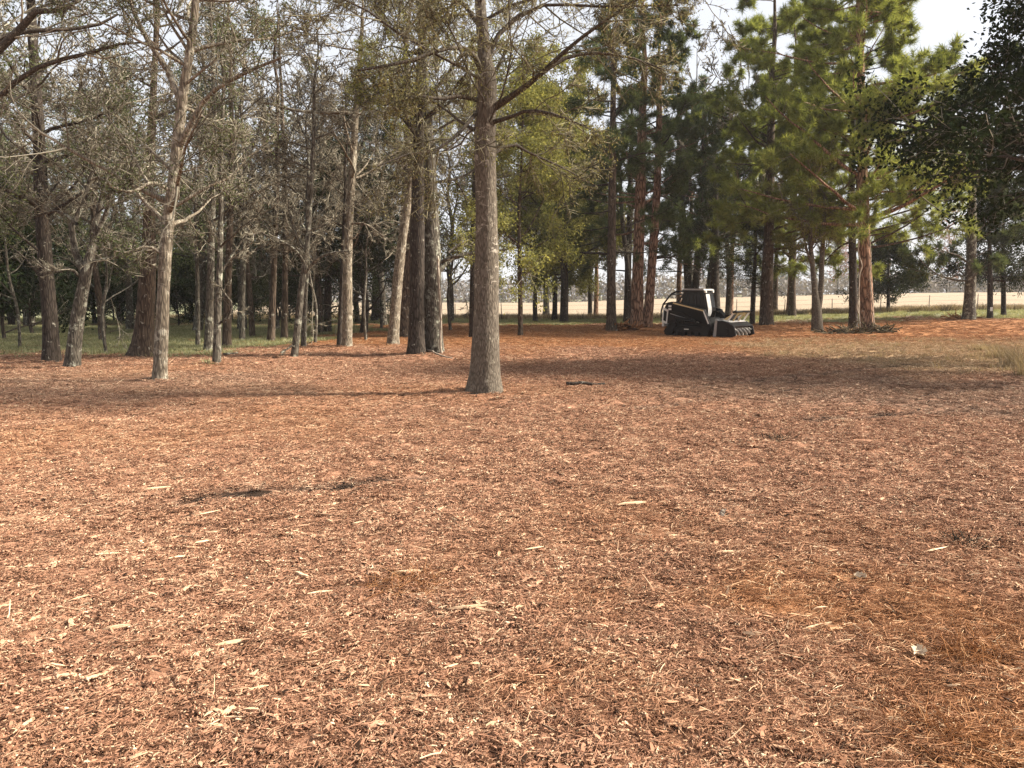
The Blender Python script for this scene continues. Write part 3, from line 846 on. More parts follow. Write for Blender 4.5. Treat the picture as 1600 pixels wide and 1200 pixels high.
# ---- the big oak standing on its own
make_tree('oak_tree', 'large grey-brown oak standing alone on the open mulch, nearest trunk of all', 'bare',
          [(757, 617, 57), (757, 603, 52), (758, 580, 48), (759, 540, 45), (760, 470, 41), (761, 400, 39), (759, 300, 36), (758, 240, 35), (759, 190, 34), (761, 130, 32), (757, 85, 23), (752, 30, 19), (748, -30, 17)],
          12.5, 11, 'bark_oak', dict(limbs=30, t0=0.36, rk=0.0065, lvl=(9, 8, 5), llen=(2.4, 5.4), leaf_n=1, leaf_sz=0.05, droop=0.04, rmin=0.005),
          twig_m='twig_green', leaf_m='leaf_tan', parts=True, branch_m='bark_branch', flare=0.42, flute=0.035, sides=28,
          limbs_px=[([(772, 168, 12), (800, 150, 9.5), (838, 122, 8), (885, 78, 6), (940, 36, 4.5), (1010, -10, 2.5)], -1.2),
                    ([(838, 122, 7), (880, 92, 6), (930, 83, 5), (985, 90, 4), (1040, 110, 2.5)], 0.8),
                    ([(745, 156, 8), (715, 150, 6), (688, 155, 5), (650, 150, 4), (600, 165, 2.5)], -0.8),
                    ([(748, 207, 7), (722, 192, 5), (697, 172, 4), (660, 150, 3), (610, 140, 2)], 1.0),
                    ([(765, 192, 8), (795, 184, 6), (826, 173, 5), (870, 180, 4), (930, 205, 2.5)], -1.4),
                    ([(772, 240, 6), (800, 225, 5), (830, 240, 4), (875, 260, 3), (930, 290, 2)], 1.2),
                    ([(760, 60, 9), (730, 12, 7), (700, -10, 6), (640, -30, 4), (560, -30, 3)], 1.0),
                    ([(762, 90, 8), (790, 40, 7), (850, 8, 5), (930, 10, 4), (1060, 8, 3)], 0.6),
                    ([(745, 175, 7), (720, 205, 5), (680, 235, 4), (640, 240, 3), (590, 260, 2)], -1.8),
                    ([(752, 110, 9), (735, 80, 8), (700, 75, 6), (640, 95, 5), (560, 110, 3)], -1.5)])

# ---- trees on the left
BK = dict(limbs=18, t0=0.26, lvl=(8, 6, 4), llen=(2.2, 4.4), rmin=0.006)
make_tree('tall_tree', 'pale lichen-marked tree with straight trunk, at the mulch edge before the glade', 'bare',
          [(250, 597, 23), (252, 540, 21), (255, 470, 20), (259, 390, 19), (266, 320, 18), (275, 250, 18), (281, 190, 17), (290, 120, 14), (300, 60, 13), (306, 0, 11)], 12, 21, 'bark_pale',
          dict(limbs=26, t0=0.24, lvl=(8, 7, 4), llen=(2.0, 4.2), rmin=0.006, leaf_n=1, leaf_sz=0.06), leaf_m='leaf_grey', parts=True, flare=0.25,
          limbs_px=[([(278, 235, 10), (300, 190, 9), (325, 150, 7), (370, 120, 6), (440, 90, 4)], -0.6), ([(284, 165, 10), (262, 110, 9), (235, 70, 8), (210, 20, 6), (190, -40, 5)], 0.8),
                    ([(268, 300, 6), (240, 285, 5), (205, 300, 4), (170, 290, 3)], -1.0), ([(258, 400, 6), (230, 385, 4), (195, 395, 3), (160, 385, 2)], -0.7)])
make_tree('evergreen_tree', 'dark-trunked tall leafy tree at the left end of the row', 'leafy',
          [(80, 568, 27), (78, 500, 25), (70, 400, 23), (64, 300, 21), (60, 200, 18), (53, 100, 15), (48, 0, 13)], 13, 22, 'bark_dark',
          dict(limbs=30, t0=0.16, llen=(2.0, 4.0), lvl=(8, 6), per=12, size=0.08, spread=0.15), leaf_m='leaf_grey', flare=0.35)
make_tree('crooked_tree', 'crooked forked tree leaning right beside the dark leafy tree', 'bare',
          [(112, 577, 25), (121, 500, 22), (134, 430, 18), (144, 385, 13), (152, 340, 9), (163, 290, 7), (172, 240, 6)], 7.5, 23, 'bark_grey',
          dict(limbs=14, t0=0.34, lvl=(9, 7, 5), llen=(1.3, 2.6), rmin=0.005), flare=0.3, parts=True,
          limbs_px=[([(134, 432, 13), (118, 395, 11), (108, 365, 10), (125, 335, 8), (135, 300, 6), (150, 250, 5), (200, 120, 3)], 0.3),
                    ([(146, 375, 8), (165, 335, 7), (172, 300, 6), (176, 270, 5)], -0.4), ([(132, 440, 6), (110, 420, 4), (80, 425, 3), (50, 400, 2)], -0.6),
                    ([(120, 350, 6), (90, 330, 4), (50, 340, 3)], 0.7)])
make_tree('broad_tree', 'broad reddish double trunk rising from the glade grass', 'bare',
          [(223, 557, 36), (226, 520, 29), (230, 450, 26), (233, 390, 22), (234, 300, 16), (238, 180, 12), (244, 60, 9)], 15, 24, 'bark_red', BK, share='bare_a', flare=0.5, flute=0.14)
make_tree('slender_tree', 'slender pale tree with a curled low shoot at mulch edge', 'bare',
          [(338, 571, 14), (340, 500, 12), (343, 420, 10), (345, 340, 8), (346, 250, 6), (349, 150, 5)], 9.5, 25, 'bark_grey',
          dict(limbs=16, t0=0.28, lvl=(7, 6, 4), llen=(1.2, 2.4), rmin=0.005), flare=0.2, parts=True,
          limbs_px=[([(341, 505, 4), (352, 500, 4), (361, 485, 4), (360, 470, 3.5), (350, 458, 3), (344, 445, 2)], -0.3), ([(342, 430, 5), (355, 410, 4), (375, 380, 3), (400, 350, 2)], 0.4)])
for i, (pts, hh, lab) in enumerate([
        ([(325, 549, 15), (328, 460, 13), (331, 350, 11), (336, 220, 9)], 13, 'mossy dark trunk just behind the slender tree with curled shoot'),
        ([(354, 543, 15), (356, 450, 12), (360, 320, 10), (362, 200, 8)], 13, 'straight brown trunk right of the slender curled-shoot tree'),
        ([(309, 541, 8), (309, 470, 7), (307, 380, 6)], 9, 'thin grey stem in the grass left of the mossy dark trunk'),
        ([(378, 532, 10), (379, 450, 9), (383, 330, 8)], 12, 'narrow trunk at the straw edge between brown trunk and reddish pair')]):
    make_tree('wood_tree', lab, 'bare', pts, hh, 40 + i, ('bark_grey', 'bark_red', 'bark_grey', 'bark_grey')[i], dict(limbs=15, t0=0.3, lvl=(6, 5, 3), llen=(1.8, 3.8), rmin=0.007), flare=0.3, share='bare_c')
make_tree('leaning_tree', 'thin dark stem leaning right with pale streak of light', 'bare',
          [(459, 559, 13), (465, 510, 12), (471, 450, 11), (478, 400, 9), (484, 330, 8), (490, 220, 6)], 10, 50, 'bark_grey',
          dict(limbs=18, t0=0.28, lvl=(7, 6, 4), llen=(1.4, 2.8), rmin=0.006), flare=0.3, parts=True,
          limbs_px=[([(474, 430, 6), (495, 405, 5), (520, 395, 3), (545, 392, 2)], -0.3), ([(476, 410, 5), (455, 385, 4), (420, 370, 3), (390, 350, 2)], -0.5), ([(462, 535, 4), (452, 543, 3), (440, 551, 2)], -0.3)])
for i, (pts, hh, lab) in enumerate([
        ([(474, 543, 9), (476, 480, 8), (481, 380, 7)], 10, 'twin stem behind the thin leaning stem'),
        ([(423, 534, 13), (426, 470, 11), (430, 360, 9), (434, 240, 8)], 13, 'reddish trunk, one on the left of the back pair'),
        ([(444, 531, 12), (445, 470, 10), (446, 360, 9), (444, 240, 8)], 13, 'reddish trunk, one on the right of the back pair')]):
    make_tree('wood_tree', lab, 'bare', pts, hh, 60 + i, ('bark_grey', 'bark_red', 'bark_red')[i], dict(limbs=13, t0=0.33, lvl=(6, 5, 4), llen=(1.6, 3.2), rmin=0.008), flare=0.3, share='bare_c')
make_tree('cedar_tree', 'dark cedar with a curved second stem at the back of the straw', 'leafy',
          [(511, 521, 15), (512, 470, 13), (514, 400, 11), (518, 300, 8)], 9.0, 64, 'bark_dark', dict(limbs=46, t0=0.25, llen=(1.5, 3.0), lvl=(7, 5), per=12, size=0.10, ang=(55, 85), spread=0.12, aspect=0.35), leaf_m='leaf_cedar', share='cedar_b', flare=0.3)
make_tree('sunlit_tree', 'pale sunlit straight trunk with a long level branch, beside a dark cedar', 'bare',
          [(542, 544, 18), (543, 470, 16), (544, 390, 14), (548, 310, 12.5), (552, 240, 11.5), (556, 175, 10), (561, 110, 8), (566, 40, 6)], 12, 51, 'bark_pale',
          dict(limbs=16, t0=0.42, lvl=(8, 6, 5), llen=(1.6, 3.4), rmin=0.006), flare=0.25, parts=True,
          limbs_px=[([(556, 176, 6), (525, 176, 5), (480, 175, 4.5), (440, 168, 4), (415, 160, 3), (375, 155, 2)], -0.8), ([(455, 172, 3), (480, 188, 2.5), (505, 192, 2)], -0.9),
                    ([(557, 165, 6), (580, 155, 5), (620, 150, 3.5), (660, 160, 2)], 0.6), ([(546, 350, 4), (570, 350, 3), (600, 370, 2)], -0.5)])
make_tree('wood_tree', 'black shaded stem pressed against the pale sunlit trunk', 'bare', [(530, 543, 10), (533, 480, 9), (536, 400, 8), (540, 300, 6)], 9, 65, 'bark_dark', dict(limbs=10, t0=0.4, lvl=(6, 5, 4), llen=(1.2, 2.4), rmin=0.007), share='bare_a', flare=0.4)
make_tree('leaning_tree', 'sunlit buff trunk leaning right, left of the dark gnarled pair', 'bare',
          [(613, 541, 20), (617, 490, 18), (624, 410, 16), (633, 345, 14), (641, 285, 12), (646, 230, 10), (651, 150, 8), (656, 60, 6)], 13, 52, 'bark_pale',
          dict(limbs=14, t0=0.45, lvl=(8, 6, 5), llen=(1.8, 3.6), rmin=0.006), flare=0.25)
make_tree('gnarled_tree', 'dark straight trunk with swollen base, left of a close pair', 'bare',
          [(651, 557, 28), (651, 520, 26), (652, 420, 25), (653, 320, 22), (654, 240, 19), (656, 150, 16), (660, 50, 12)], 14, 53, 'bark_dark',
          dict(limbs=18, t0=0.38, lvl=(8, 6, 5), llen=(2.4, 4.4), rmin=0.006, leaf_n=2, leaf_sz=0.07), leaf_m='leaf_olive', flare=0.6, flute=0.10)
make_tree('gnarled_tree', 'fluted grey-brown trunk wrapped in vines, right of a close pair', 'bare',
          [(678, 555, 34), (677, 510, 31), (676, 420, 29), (673, 330, 26), (670, 250, 22), (664, 150, 17), (660, 50, 12)], 13, 54, 'bark_grey',
          dict(limbs=18, t0=0.36, lvl=(8, 6, 5), llen=(2.2, 4.2), rmin=0.006, leaf_n=2, leaf_sz=0.07), leaf_m='leaf_olive', flare=0.4, flute=0.16, parts=True,
          limbs_px=[([(685, 425, 8), (705, 405, 7), (740, 395, 5), (790, 390, 3)], 0.4), ([(688, 410, 6), (715, 400, 5), (745, 408, 3), (780, 420, 2)], -0.4), ([(700, 395, 4), (720, 380, 3), (745, 370, 2)], 0.8)],
          vines_px=[([(684, 400, 4), (686, 450, 4), (689, 500, 4), (688, 540, 4), (692, 557, 4)], -0.36)])
make_tree('wood_tree', 'thick brown trunk half hidden behind the gnarled close pair', 'bare', [(632, 527, 26), (633, 460, 24), (635, 350, 20), (638, 240, 16)], 15, 66, 'bark_red', dict(limbs=14, t0=0.4, lvl=(7, 5, 4), llen=(2.4, 4.4), rmin=0.008), share='bare_a', flare=0.3)
make_tree('wood_tree', 'dark trunk just showing behind the left edge of the lone oak', 'bare', [(739, 528, 14), (740, 450, 13), (742, 320, 11), (745, 200, 9)], 14, 67, 'bark_dark', dict(limbs=14, t0=0.4, lvl=(7, 5, 4), llen=(2.4, 4.2), rmin=0.008), share='bare_a', flare=0.3)
make_tree('pine_tree', 'single pine by the fence in the bright gap left of the gnarled pair', 'pine', [(585, 502, 11), (586, 430, 9), (586, 350, 8), (588, 250, 6)], 15, 68, 'bark_dark', dict(limbs=34, t0=0.22, k=14, size=0.32, wd=0.013, tuft=2, lvl=(5, 3)), leaf_m='needle_dark', share='pine_a', flare=0.4)

make_tree('tall_tree', 'dark-limbed tree left of the frame whose bare limbs reach in at top', 'bare',
          [(-70, 585, 30), (-72, 450, 27), (-75, 300, 24), (-78, 150, 20), (-80, 40, 15)], 12, 77, 'bark_grey',
          dict(limbs=14, t0=0.4, lvl=(8, 6, 4), llen=(2.0, 3.6), rmin=0.006), flare=0.4, parts=True, branch_m='bark_branch',
          limbs_px=[([(-75, 150, 13), (-20, 95, 12), (15, 62, 11), (48, 28, 10), (58, 17, 9), (90, 17, 7), (125, 0, 5), (150, -30, 4)], -0.6),
                    ([(-75, 110, 9), (0, 60, 8), (50, 48, 7), (100, 46, 6), (150, 40, 5), (185, 22, 3)], 0.6),
                    ([(-72, 230, 10), (0, 150, 8), (50, 110, 7), (100, 92, 6), (150, 80, 5), (190, 68, 4), (230, 66, 2)], -1.0)])

# ---- olive-green evergreens right of the oak
OL = dict(limbs=56, t0=0.16, llen=(3.0, 5.6), lvl=(8, 6), per=24, size=0.18, ang=(45, 95), up=0.02, spread=0.16, aspect=0.5)
make_tree('live_oak', 'olive-green leafy oak with a stout dark trunk right of the lone oak', 'leafy', [(881, 504, 14), (882, 450, 13), (881, 400, 12), (880, 330, 11), (878, 250, 9)], 16, 71, 'bark_dark', OL, leaf_m='leaf_olive', share='olive_a', flare=0.3)
make_tree('live_oak', 'sunlit olive-green oak on a slim reddish trunk, first right of lone oak', 'leafy', [(813, 525, 9), (813, 470, 8), (812, 420, 7), (811, 330, 5), (815, 250, 4)], 11.5, 72, 'bark_red', dict(OL, llen=(2.3, 4.4), size=0.125, t0=0.24, limbs=44, per=20), leaf_m='leaf_olive', share='olive_b', flare=0.4)
make_tree('live_oak', 'small shrubby oak on a short dark stem between the two olive oaks', 'leafy', [(836, 503, 8), (836, 450, 7), (838, 380, 5)], 14, 73, 'bark_dark', dict(OL, per=9), leaf_m='leaf_olive', share='olive_b', flare=0.4)
make_tree('live_oak', 'olive-green oak crown hidden behind the leftmost cluster pine', 'leafy', [(922, 497, 8), (922, 450, 7), (921, 380, 6), (920, 300, 5)], 14, 76, 'bark_dark', dict(OL), leaf_m='leaf_olive', share='olive_a', flare=0.4)
make_tree('live_oak', 'slim dark-stemmed olive oak touching the stout one', 'leafy', [(867, 501, 9), (867, 450, 8), (866, 380, 6), (864, 300, 5)], 15, 74, 'bark_dark', dict(OL, per=9), leaf_m='leaf_olive', share='olive_a', flare=0.4)
make_tree('wood_tree', 'pale grey trunk at the edge of the bright field behind olive oaks', 'bare', [(854, 496, 11), (853, 450, 9), (852, 400, 7)], 8, 75, 'bark_grey', dict(limbs=14, t0=0.3, lvl=(6, 5, 4), llen=(1.4, 2.8), rmin=0.010), share='bare_b', flare=0.9)

# ---- the pines left of and behind the machine
PD = dict(limbs=56, t0=0.25, llen=(2.6, 5.4), k=12, size=0.34, wd=0.019, tuft=4, lvl=(6, 4))
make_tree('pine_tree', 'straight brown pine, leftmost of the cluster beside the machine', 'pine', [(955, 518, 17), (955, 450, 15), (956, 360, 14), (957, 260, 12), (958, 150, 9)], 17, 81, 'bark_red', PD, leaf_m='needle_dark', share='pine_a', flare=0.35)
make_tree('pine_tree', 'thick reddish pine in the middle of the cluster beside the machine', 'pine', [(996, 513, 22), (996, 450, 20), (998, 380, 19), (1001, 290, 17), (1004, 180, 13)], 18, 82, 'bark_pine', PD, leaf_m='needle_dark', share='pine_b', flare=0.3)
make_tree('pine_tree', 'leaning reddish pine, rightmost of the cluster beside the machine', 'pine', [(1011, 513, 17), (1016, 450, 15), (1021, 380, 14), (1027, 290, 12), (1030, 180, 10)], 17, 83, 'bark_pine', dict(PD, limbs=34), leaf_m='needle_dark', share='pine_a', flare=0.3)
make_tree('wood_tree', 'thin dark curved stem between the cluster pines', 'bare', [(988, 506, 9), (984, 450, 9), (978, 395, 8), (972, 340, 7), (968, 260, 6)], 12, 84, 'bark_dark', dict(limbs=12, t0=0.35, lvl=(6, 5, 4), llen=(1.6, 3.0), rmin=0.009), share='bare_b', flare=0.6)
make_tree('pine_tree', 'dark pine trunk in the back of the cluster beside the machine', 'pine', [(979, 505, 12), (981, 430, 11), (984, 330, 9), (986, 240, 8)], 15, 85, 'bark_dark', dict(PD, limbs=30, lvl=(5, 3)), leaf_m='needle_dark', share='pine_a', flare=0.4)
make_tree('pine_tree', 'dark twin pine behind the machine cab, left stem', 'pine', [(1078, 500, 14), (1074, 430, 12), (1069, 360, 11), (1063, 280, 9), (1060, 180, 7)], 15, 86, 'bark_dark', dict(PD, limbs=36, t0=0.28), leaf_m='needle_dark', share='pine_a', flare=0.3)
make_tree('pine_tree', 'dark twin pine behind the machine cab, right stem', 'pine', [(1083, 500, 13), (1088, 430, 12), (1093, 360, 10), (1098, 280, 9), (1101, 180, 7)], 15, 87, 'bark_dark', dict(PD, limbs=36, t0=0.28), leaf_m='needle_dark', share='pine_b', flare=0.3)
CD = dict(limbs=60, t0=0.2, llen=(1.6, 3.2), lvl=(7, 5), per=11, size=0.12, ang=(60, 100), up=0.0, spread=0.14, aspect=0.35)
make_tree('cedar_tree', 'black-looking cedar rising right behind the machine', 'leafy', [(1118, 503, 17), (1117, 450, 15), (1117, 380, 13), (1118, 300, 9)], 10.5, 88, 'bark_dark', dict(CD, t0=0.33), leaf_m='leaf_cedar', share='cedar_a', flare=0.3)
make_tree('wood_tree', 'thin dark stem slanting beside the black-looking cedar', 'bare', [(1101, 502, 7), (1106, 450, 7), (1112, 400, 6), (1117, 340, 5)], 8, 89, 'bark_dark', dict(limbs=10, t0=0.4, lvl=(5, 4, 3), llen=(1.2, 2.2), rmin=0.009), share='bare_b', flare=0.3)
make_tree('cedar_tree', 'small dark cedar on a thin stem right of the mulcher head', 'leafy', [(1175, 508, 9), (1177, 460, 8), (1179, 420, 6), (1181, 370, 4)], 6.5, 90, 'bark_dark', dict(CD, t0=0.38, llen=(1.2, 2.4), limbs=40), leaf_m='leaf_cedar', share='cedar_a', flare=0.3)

# ---- bright pines on the right
PB = dict(limbs=76, t0=0.15, llen=(2.8, 6.2), k=17, size=0.36, wd=0.013, tuft=4, lvl=(6, 4), flat=0.5)
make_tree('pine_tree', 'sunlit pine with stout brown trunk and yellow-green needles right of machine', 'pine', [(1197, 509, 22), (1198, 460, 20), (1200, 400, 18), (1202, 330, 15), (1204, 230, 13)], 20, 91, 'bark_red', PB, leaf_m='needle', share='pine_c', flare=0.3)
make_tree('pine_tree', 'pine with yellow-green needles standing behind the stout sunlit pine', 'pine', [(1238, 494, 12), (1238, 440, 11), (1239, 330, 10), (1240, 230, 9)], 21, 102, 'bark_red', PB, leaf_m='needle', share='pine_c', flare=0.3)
make_tree('wood_tree', 'narrow brown trunk seen by the field behind the stout sunlit pine', 'bare', [(1211, 490, 9), (1212, 440, 8), (1213, 390, 6)], 10, 92, 'bark_red', dict(limbs=14, t0=0.3, lvl=(6, 5, 4), llen=(1.6, 3.2), rmin=0.011), share='bare_b', flare=0.4)
make_tree('forked_tree', 'forked pale tree with two slim stems between the bright pines', 'bare', [(1277, 517, 18), (1276, 490, 16), (1273, 450, 10), (1269, 410, 8), (1266, 370, 7), (1268, 300, 6)], 9, 93, 'bark_oak',
          dict(limbs=16, t0=0.32, lvl=(7, 5, 5), llen=(1.3, 2.8), rmin=0.007, leaf_n=2, leaf_sz=0.1), leaf_m='leaf_olive', flare=0.3, parts=True,
          limbs_px=[([(1278, 485, 11), (1283, 450, 9), (1284, 410, 8), (1287, 360, 7), (1289, 300, 5)], 0.2), ([(1272, 420, 5), (1262, 395, 4), (1258, 380, 3), (1252, 350, 2)], -0.3)])
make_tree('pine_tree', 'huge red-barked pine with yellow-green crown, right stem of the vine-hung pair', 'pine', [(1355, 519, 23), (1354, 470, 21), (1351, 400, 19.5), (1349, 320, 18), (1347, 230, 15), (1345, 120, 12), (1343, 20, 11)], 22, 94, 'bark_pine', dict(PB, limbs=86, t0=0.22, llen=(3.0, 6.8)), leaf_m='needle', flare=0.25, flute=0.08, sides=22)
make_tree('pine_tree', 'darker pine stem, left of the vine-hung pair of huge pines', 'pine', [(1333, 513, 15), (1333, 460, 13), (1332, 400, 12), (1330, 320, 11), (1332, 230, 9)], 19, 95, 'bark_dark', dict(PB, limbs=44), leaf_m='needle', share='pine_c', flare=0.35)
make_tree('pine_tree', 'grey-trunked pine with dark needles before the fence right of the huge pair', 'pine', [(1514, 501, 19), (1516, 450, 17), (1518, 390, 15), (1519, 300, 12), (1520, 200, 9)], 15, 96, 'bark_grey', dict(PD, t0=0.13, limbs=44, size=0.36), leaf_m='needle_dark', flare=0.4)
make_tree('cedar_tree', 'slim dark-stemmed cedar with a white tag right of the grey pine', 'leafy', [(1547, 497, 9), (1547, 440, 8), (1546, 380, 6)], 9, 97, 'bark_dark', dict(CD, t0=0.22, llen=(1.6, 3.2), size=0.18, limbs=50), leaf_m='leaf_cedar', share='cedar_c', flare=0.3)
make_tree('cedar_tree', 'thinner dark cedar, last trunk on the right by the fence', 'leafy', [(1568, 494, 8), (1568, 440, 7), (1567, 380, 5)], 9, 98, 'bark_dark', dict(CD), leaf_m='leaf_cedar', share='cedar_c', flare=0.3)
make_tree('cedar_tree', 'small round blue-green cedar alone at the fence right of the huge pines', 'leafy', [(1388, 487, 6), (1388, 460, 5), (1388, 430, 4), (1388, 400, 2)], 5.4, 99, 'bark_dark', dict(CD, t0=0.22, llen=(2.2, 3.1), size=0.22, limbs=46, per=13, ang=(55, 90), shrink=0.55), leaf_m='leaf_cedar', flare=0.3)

# ---- the near dark tree whose crown hangs in from the right
nx_, ny_ = 15.0, 19.0
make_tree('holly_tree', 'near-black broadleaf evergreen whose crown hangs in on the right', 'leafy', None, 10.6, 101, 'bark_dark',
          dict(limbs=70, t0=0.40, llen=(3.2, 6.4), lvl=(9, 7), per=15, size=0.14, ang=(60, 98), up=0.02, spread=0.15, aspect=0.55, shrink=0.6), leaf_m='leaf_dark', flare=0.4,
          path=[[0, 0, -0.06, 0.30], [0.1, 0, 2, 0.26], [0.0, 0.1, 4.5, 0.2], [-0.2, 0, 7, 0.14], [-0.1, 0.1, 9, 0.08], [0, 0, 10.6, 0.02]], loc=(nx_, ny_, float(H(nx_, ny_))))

# ------------------------------------------------------------------ prototype trees, copied for the woods behind
def proto(name, label, kind, Hh, r0, seed, bark_m, kw, leaf_m=None, twig_m='twig', lean=0.3, group=None, cat='tree', loc=(0, 0, 0), base=0.0):
    r = np.random.default_rng(seed)
    z = np.linspace(0, Hh, 8)
    path = [[r.normal(0, lean) * i / 7, r.normal(0, lean) * i / 7, zz - (0.06 if i == 0 else 0), max(r0 * (1 - 0.92 * (i / 7) ** 1.1), 0.012)] for i, zz in enumerate(z)]
    return make_tree(name, label, kind, None, Hh, seed, bark_m, kw, leaf_m=leaf_m, twig_m=twig_m, path=path, loc=loc, group=group, cat=cat, sides=9, flare=0.4)

class Stand:
    """first copy uses the prototype itself"""
    def __init__(self, root): self.root = root; self.used = False
    def put(self, x, y, rz, sc, label, group, tilt=(0, 0)):
        loc = (x, y, float(H(x, y)) - 0.02)
        if not self.used:
            self.used = True
            o = self.root; o.location = loc; o.rotation_euler = (tilt[0], tilt[1], rz); o.scale = (sc,) * 3; o['label'] = label; o['group'] = group
            return o
        return copy_tree(self.root, loc, rz, sc, label, group, tilt)

bareA = Stand(proto('bare_tree', 'x', 'bare', 15, 0.17, 201, 'bark_grey', dict(limbs=18, t0=0.22, lvl=(7, 7, 4), llen=(2.4, 5.0), rmin=0.012)))
bareB = Stand(proto('bare_tree', 'x', 'bare', 13, 0.13, 202, 'bark_red', dict(limbs=20, t0=0.15, lvl=(7, 7, 4), llen=(2.0, 4.6), rmin=0.012)))
leafA = Stand(proto('evergreen_tree', 'x', 'leafy', 14, 0.2, 203, 'bark_grey', dict(limbs=30, t0=0.15, llen=(2.2, 4.6), lvl=(7, 6), per=10, size=0.13, spread=0.2), leaf_m='leaf_grey'))
cedA = Stand(proto('cedar_tree', 'x', 'leafy', 9, 0.16, 204, 'bark_dark', dict(CD, limbs=56, t0=0.1, size=0.14), leaf_m='leaf_cedar'))
pineA = Stand(proto('pine_tree', 'x', 'pine', 18, 0.22, 205, 'bark_pine', dict(PD, limbs=40, t0=0.3), leaf_m='needle_dark'))
shrA = Stand(proto('evergreen_shrub', 'x', 'leafy', 3.6, 0.05, 206, 'bark_dark', dict(limbs=34, t0=0.04, llen=(1.2, 2.4), lvl=(7, 5), per=10, size=0.12, ang=(35, 85), spread=0.12), leaf_m='leaf_dark', cat='shrub'))

thick = Stand(proto('slender_tree', 'x', 'bare', 8.5, 0.055, 207, 'bark_grey', dict(limbs=24, t0=0.16, lvl=(7, 7, 5), llen=(1.6, 3.6), rmin=0.007, ang=(40, 85)), lean=0.5))
for px, y, s, lab in ((30, 26, 1.0, 'slender twiggy tree left of the dark leafy tree'), (165, 24, 0.95, 'slender twiggy tree between crooked tree and broad double trunk'), 
                        
                       (492, 29, 1.1, 'slender twiggy tree right of the thin leaning stem'), (572, 31, 1.1, 'slender twiggy tree between pale sunlit trunk and buff leaning trunk'),
                      (-60, 22, 1.0, 'slender twiggy tree just outside the left end of the row'), (596, 42, 1.5, 'slender twiggy tree far back near the single fence pine'), (704, 40, 1.5, 'slender twiggy tree behind the gap left of the lone oak'),
                       ):
    thick.put((px - 800) / FPX * y, y, (px * 1.7) % 6.28, s, lab, 'slender twiggy trees among the row', (0.03 * math.sin(px), 0.03 * math.cos(px)))

rw = np.random.default_rng(31)
def wood_spot(pxa, pxb, ya, yb):
    y = rw.uniform(ya, yb); px = rw.uniform(pxa, pxb)
    return (px - 800) / FPX * y, y
for i in range(7):
    x, y = wood_spot(-140, 540, 40, 70)
    (bareA if i % 2 else bareB).put(x, y, rw.uniform(0, 6.28), rw.uniform(0.85, 1.25), 'bare grey-brown tree in the dense wood behind the glade', 'bare trees in the wood behind the glade', (rw.normal(0, .04), rw.normal(0, .04)))
for i in range(15):
    x, y = wood_spot(-160, 420, 38, 66)
    leafA.put(x, y, rw.uniform(0, 6.28), rw.uniform(0.8, 1.15), 'grey-green leafy tree in the dense wood behind the glade', 'leafy trees in the wood behind the glade', (rw.normal(0, .04), rw.normal(0, .04)))
for px, y, s in ((-60, 44, 1.0), (20, 47, 1.1), (150, 50, 0.9), (300, 52, 1.0), (395, 46, 0.75), (470, 56, 0.9), (560, 50, 1.15), (590, 58, 1.2), (568, 37, 1.15), (503, 40, 0.95)):
    cedA.put((px - 800) / FPX * y, y, rw.uniform(0, 6.28), s, 'dark cedar among the bare trees at the back of the wood', 'dark cedars at the back of the wood')
for px, y, s, lab in ((1060, 62, 1.0, 'dark-needled pine near the fence behind the machine cab'), (1140, 58, 0.95, 'dark-needled pine near the fence behind the mulching head'), (1230, 60, 0.9, 'dark-needled pine near the fence right of the stout sunlit pine'), (930, 66, 0.9, 'dark-needled pine near the fence left of the pine cluster')):
    pineA.put((px - 800) / FPX * y, y, rw.uniform(0, 6.28), s, lab, 'pines by the fence')
bareB.put((1136 - 800) / FPX * 57, 57, 1.0, 1.6, 'tall bare brown tree whose twigs show above the machine', 'bare trees near the fence')
bareA.put((1075 - 800) / FPX * 66, 66, 2.0, 1.45, 'tall bare grey tree behind the dark twin pine', 'bare trees near the fence')
for px, y, s, lab in ((600, 47, 1.0, 'grey-green leafy tree filling the gap above the single fence pine'), (705, 53, 1.05, 'grey-green leafy tree behind the vine-wrapped gnarled trunk')):
    leafA.put((px - 800) / FPX * y, y, rw.uniform(0, 6.28), s, lab, 'leafy trees near the field')
for i in range(24):
    px = -140 + i * 27 + rw.normal(0, 10); y = rw.uniform(43, 50) + (6 if px > 380 else 0)
    shrA.put((px - 800) / FPX * y, y, rw.uniform(0, 6.28), rw.uniform(0.75, 1.25), 'dark evergreen shrub in the thicket along the back of the glade', 'dark shrubs along the back of the glade')
for i in range(12):
    y = rw.uniform(52, 60)
    shrA.put((-150 + i * 55 - 800) / FPX * y, y, rw.uniform(0, 6.28), rw.uniform(1.1, 1.5), 'dark evergreen shrub in the thicket along the back of the glade', 'dark shrubs along the back of the glade')
for px, y, s, lab in ((8, 31, 1.5, 'dark green shrub hanging low by the left end of the row'), (52, 36, 1.7, 'tall dark green shrub behind the dark leafy tree'), (-50, 29, 1.5, 'dark green shrub at the left limit of the glade')):
    shrA.put((px - 800) / FPX * y, y, px * 0.3, s, lab, 'dark shrubs near the left end of the row')
# bare trees filling the canopy between the named trunks (their stems stand among the others)
for px, y, s, lab in ((160, 30, 1.0, 'bare tree behind the crooked forked tree'), (395, 33, 0.95, 'bare tree behind the thin leaning stem'), (500, 36, 1.0, 'bare tree left of the dark cedar at the straw back')):
    bareB.put((px - 800) / FPX * y, y, rw.uniform(0, 6.28), s, lab, 'bare trees among the named trunks')

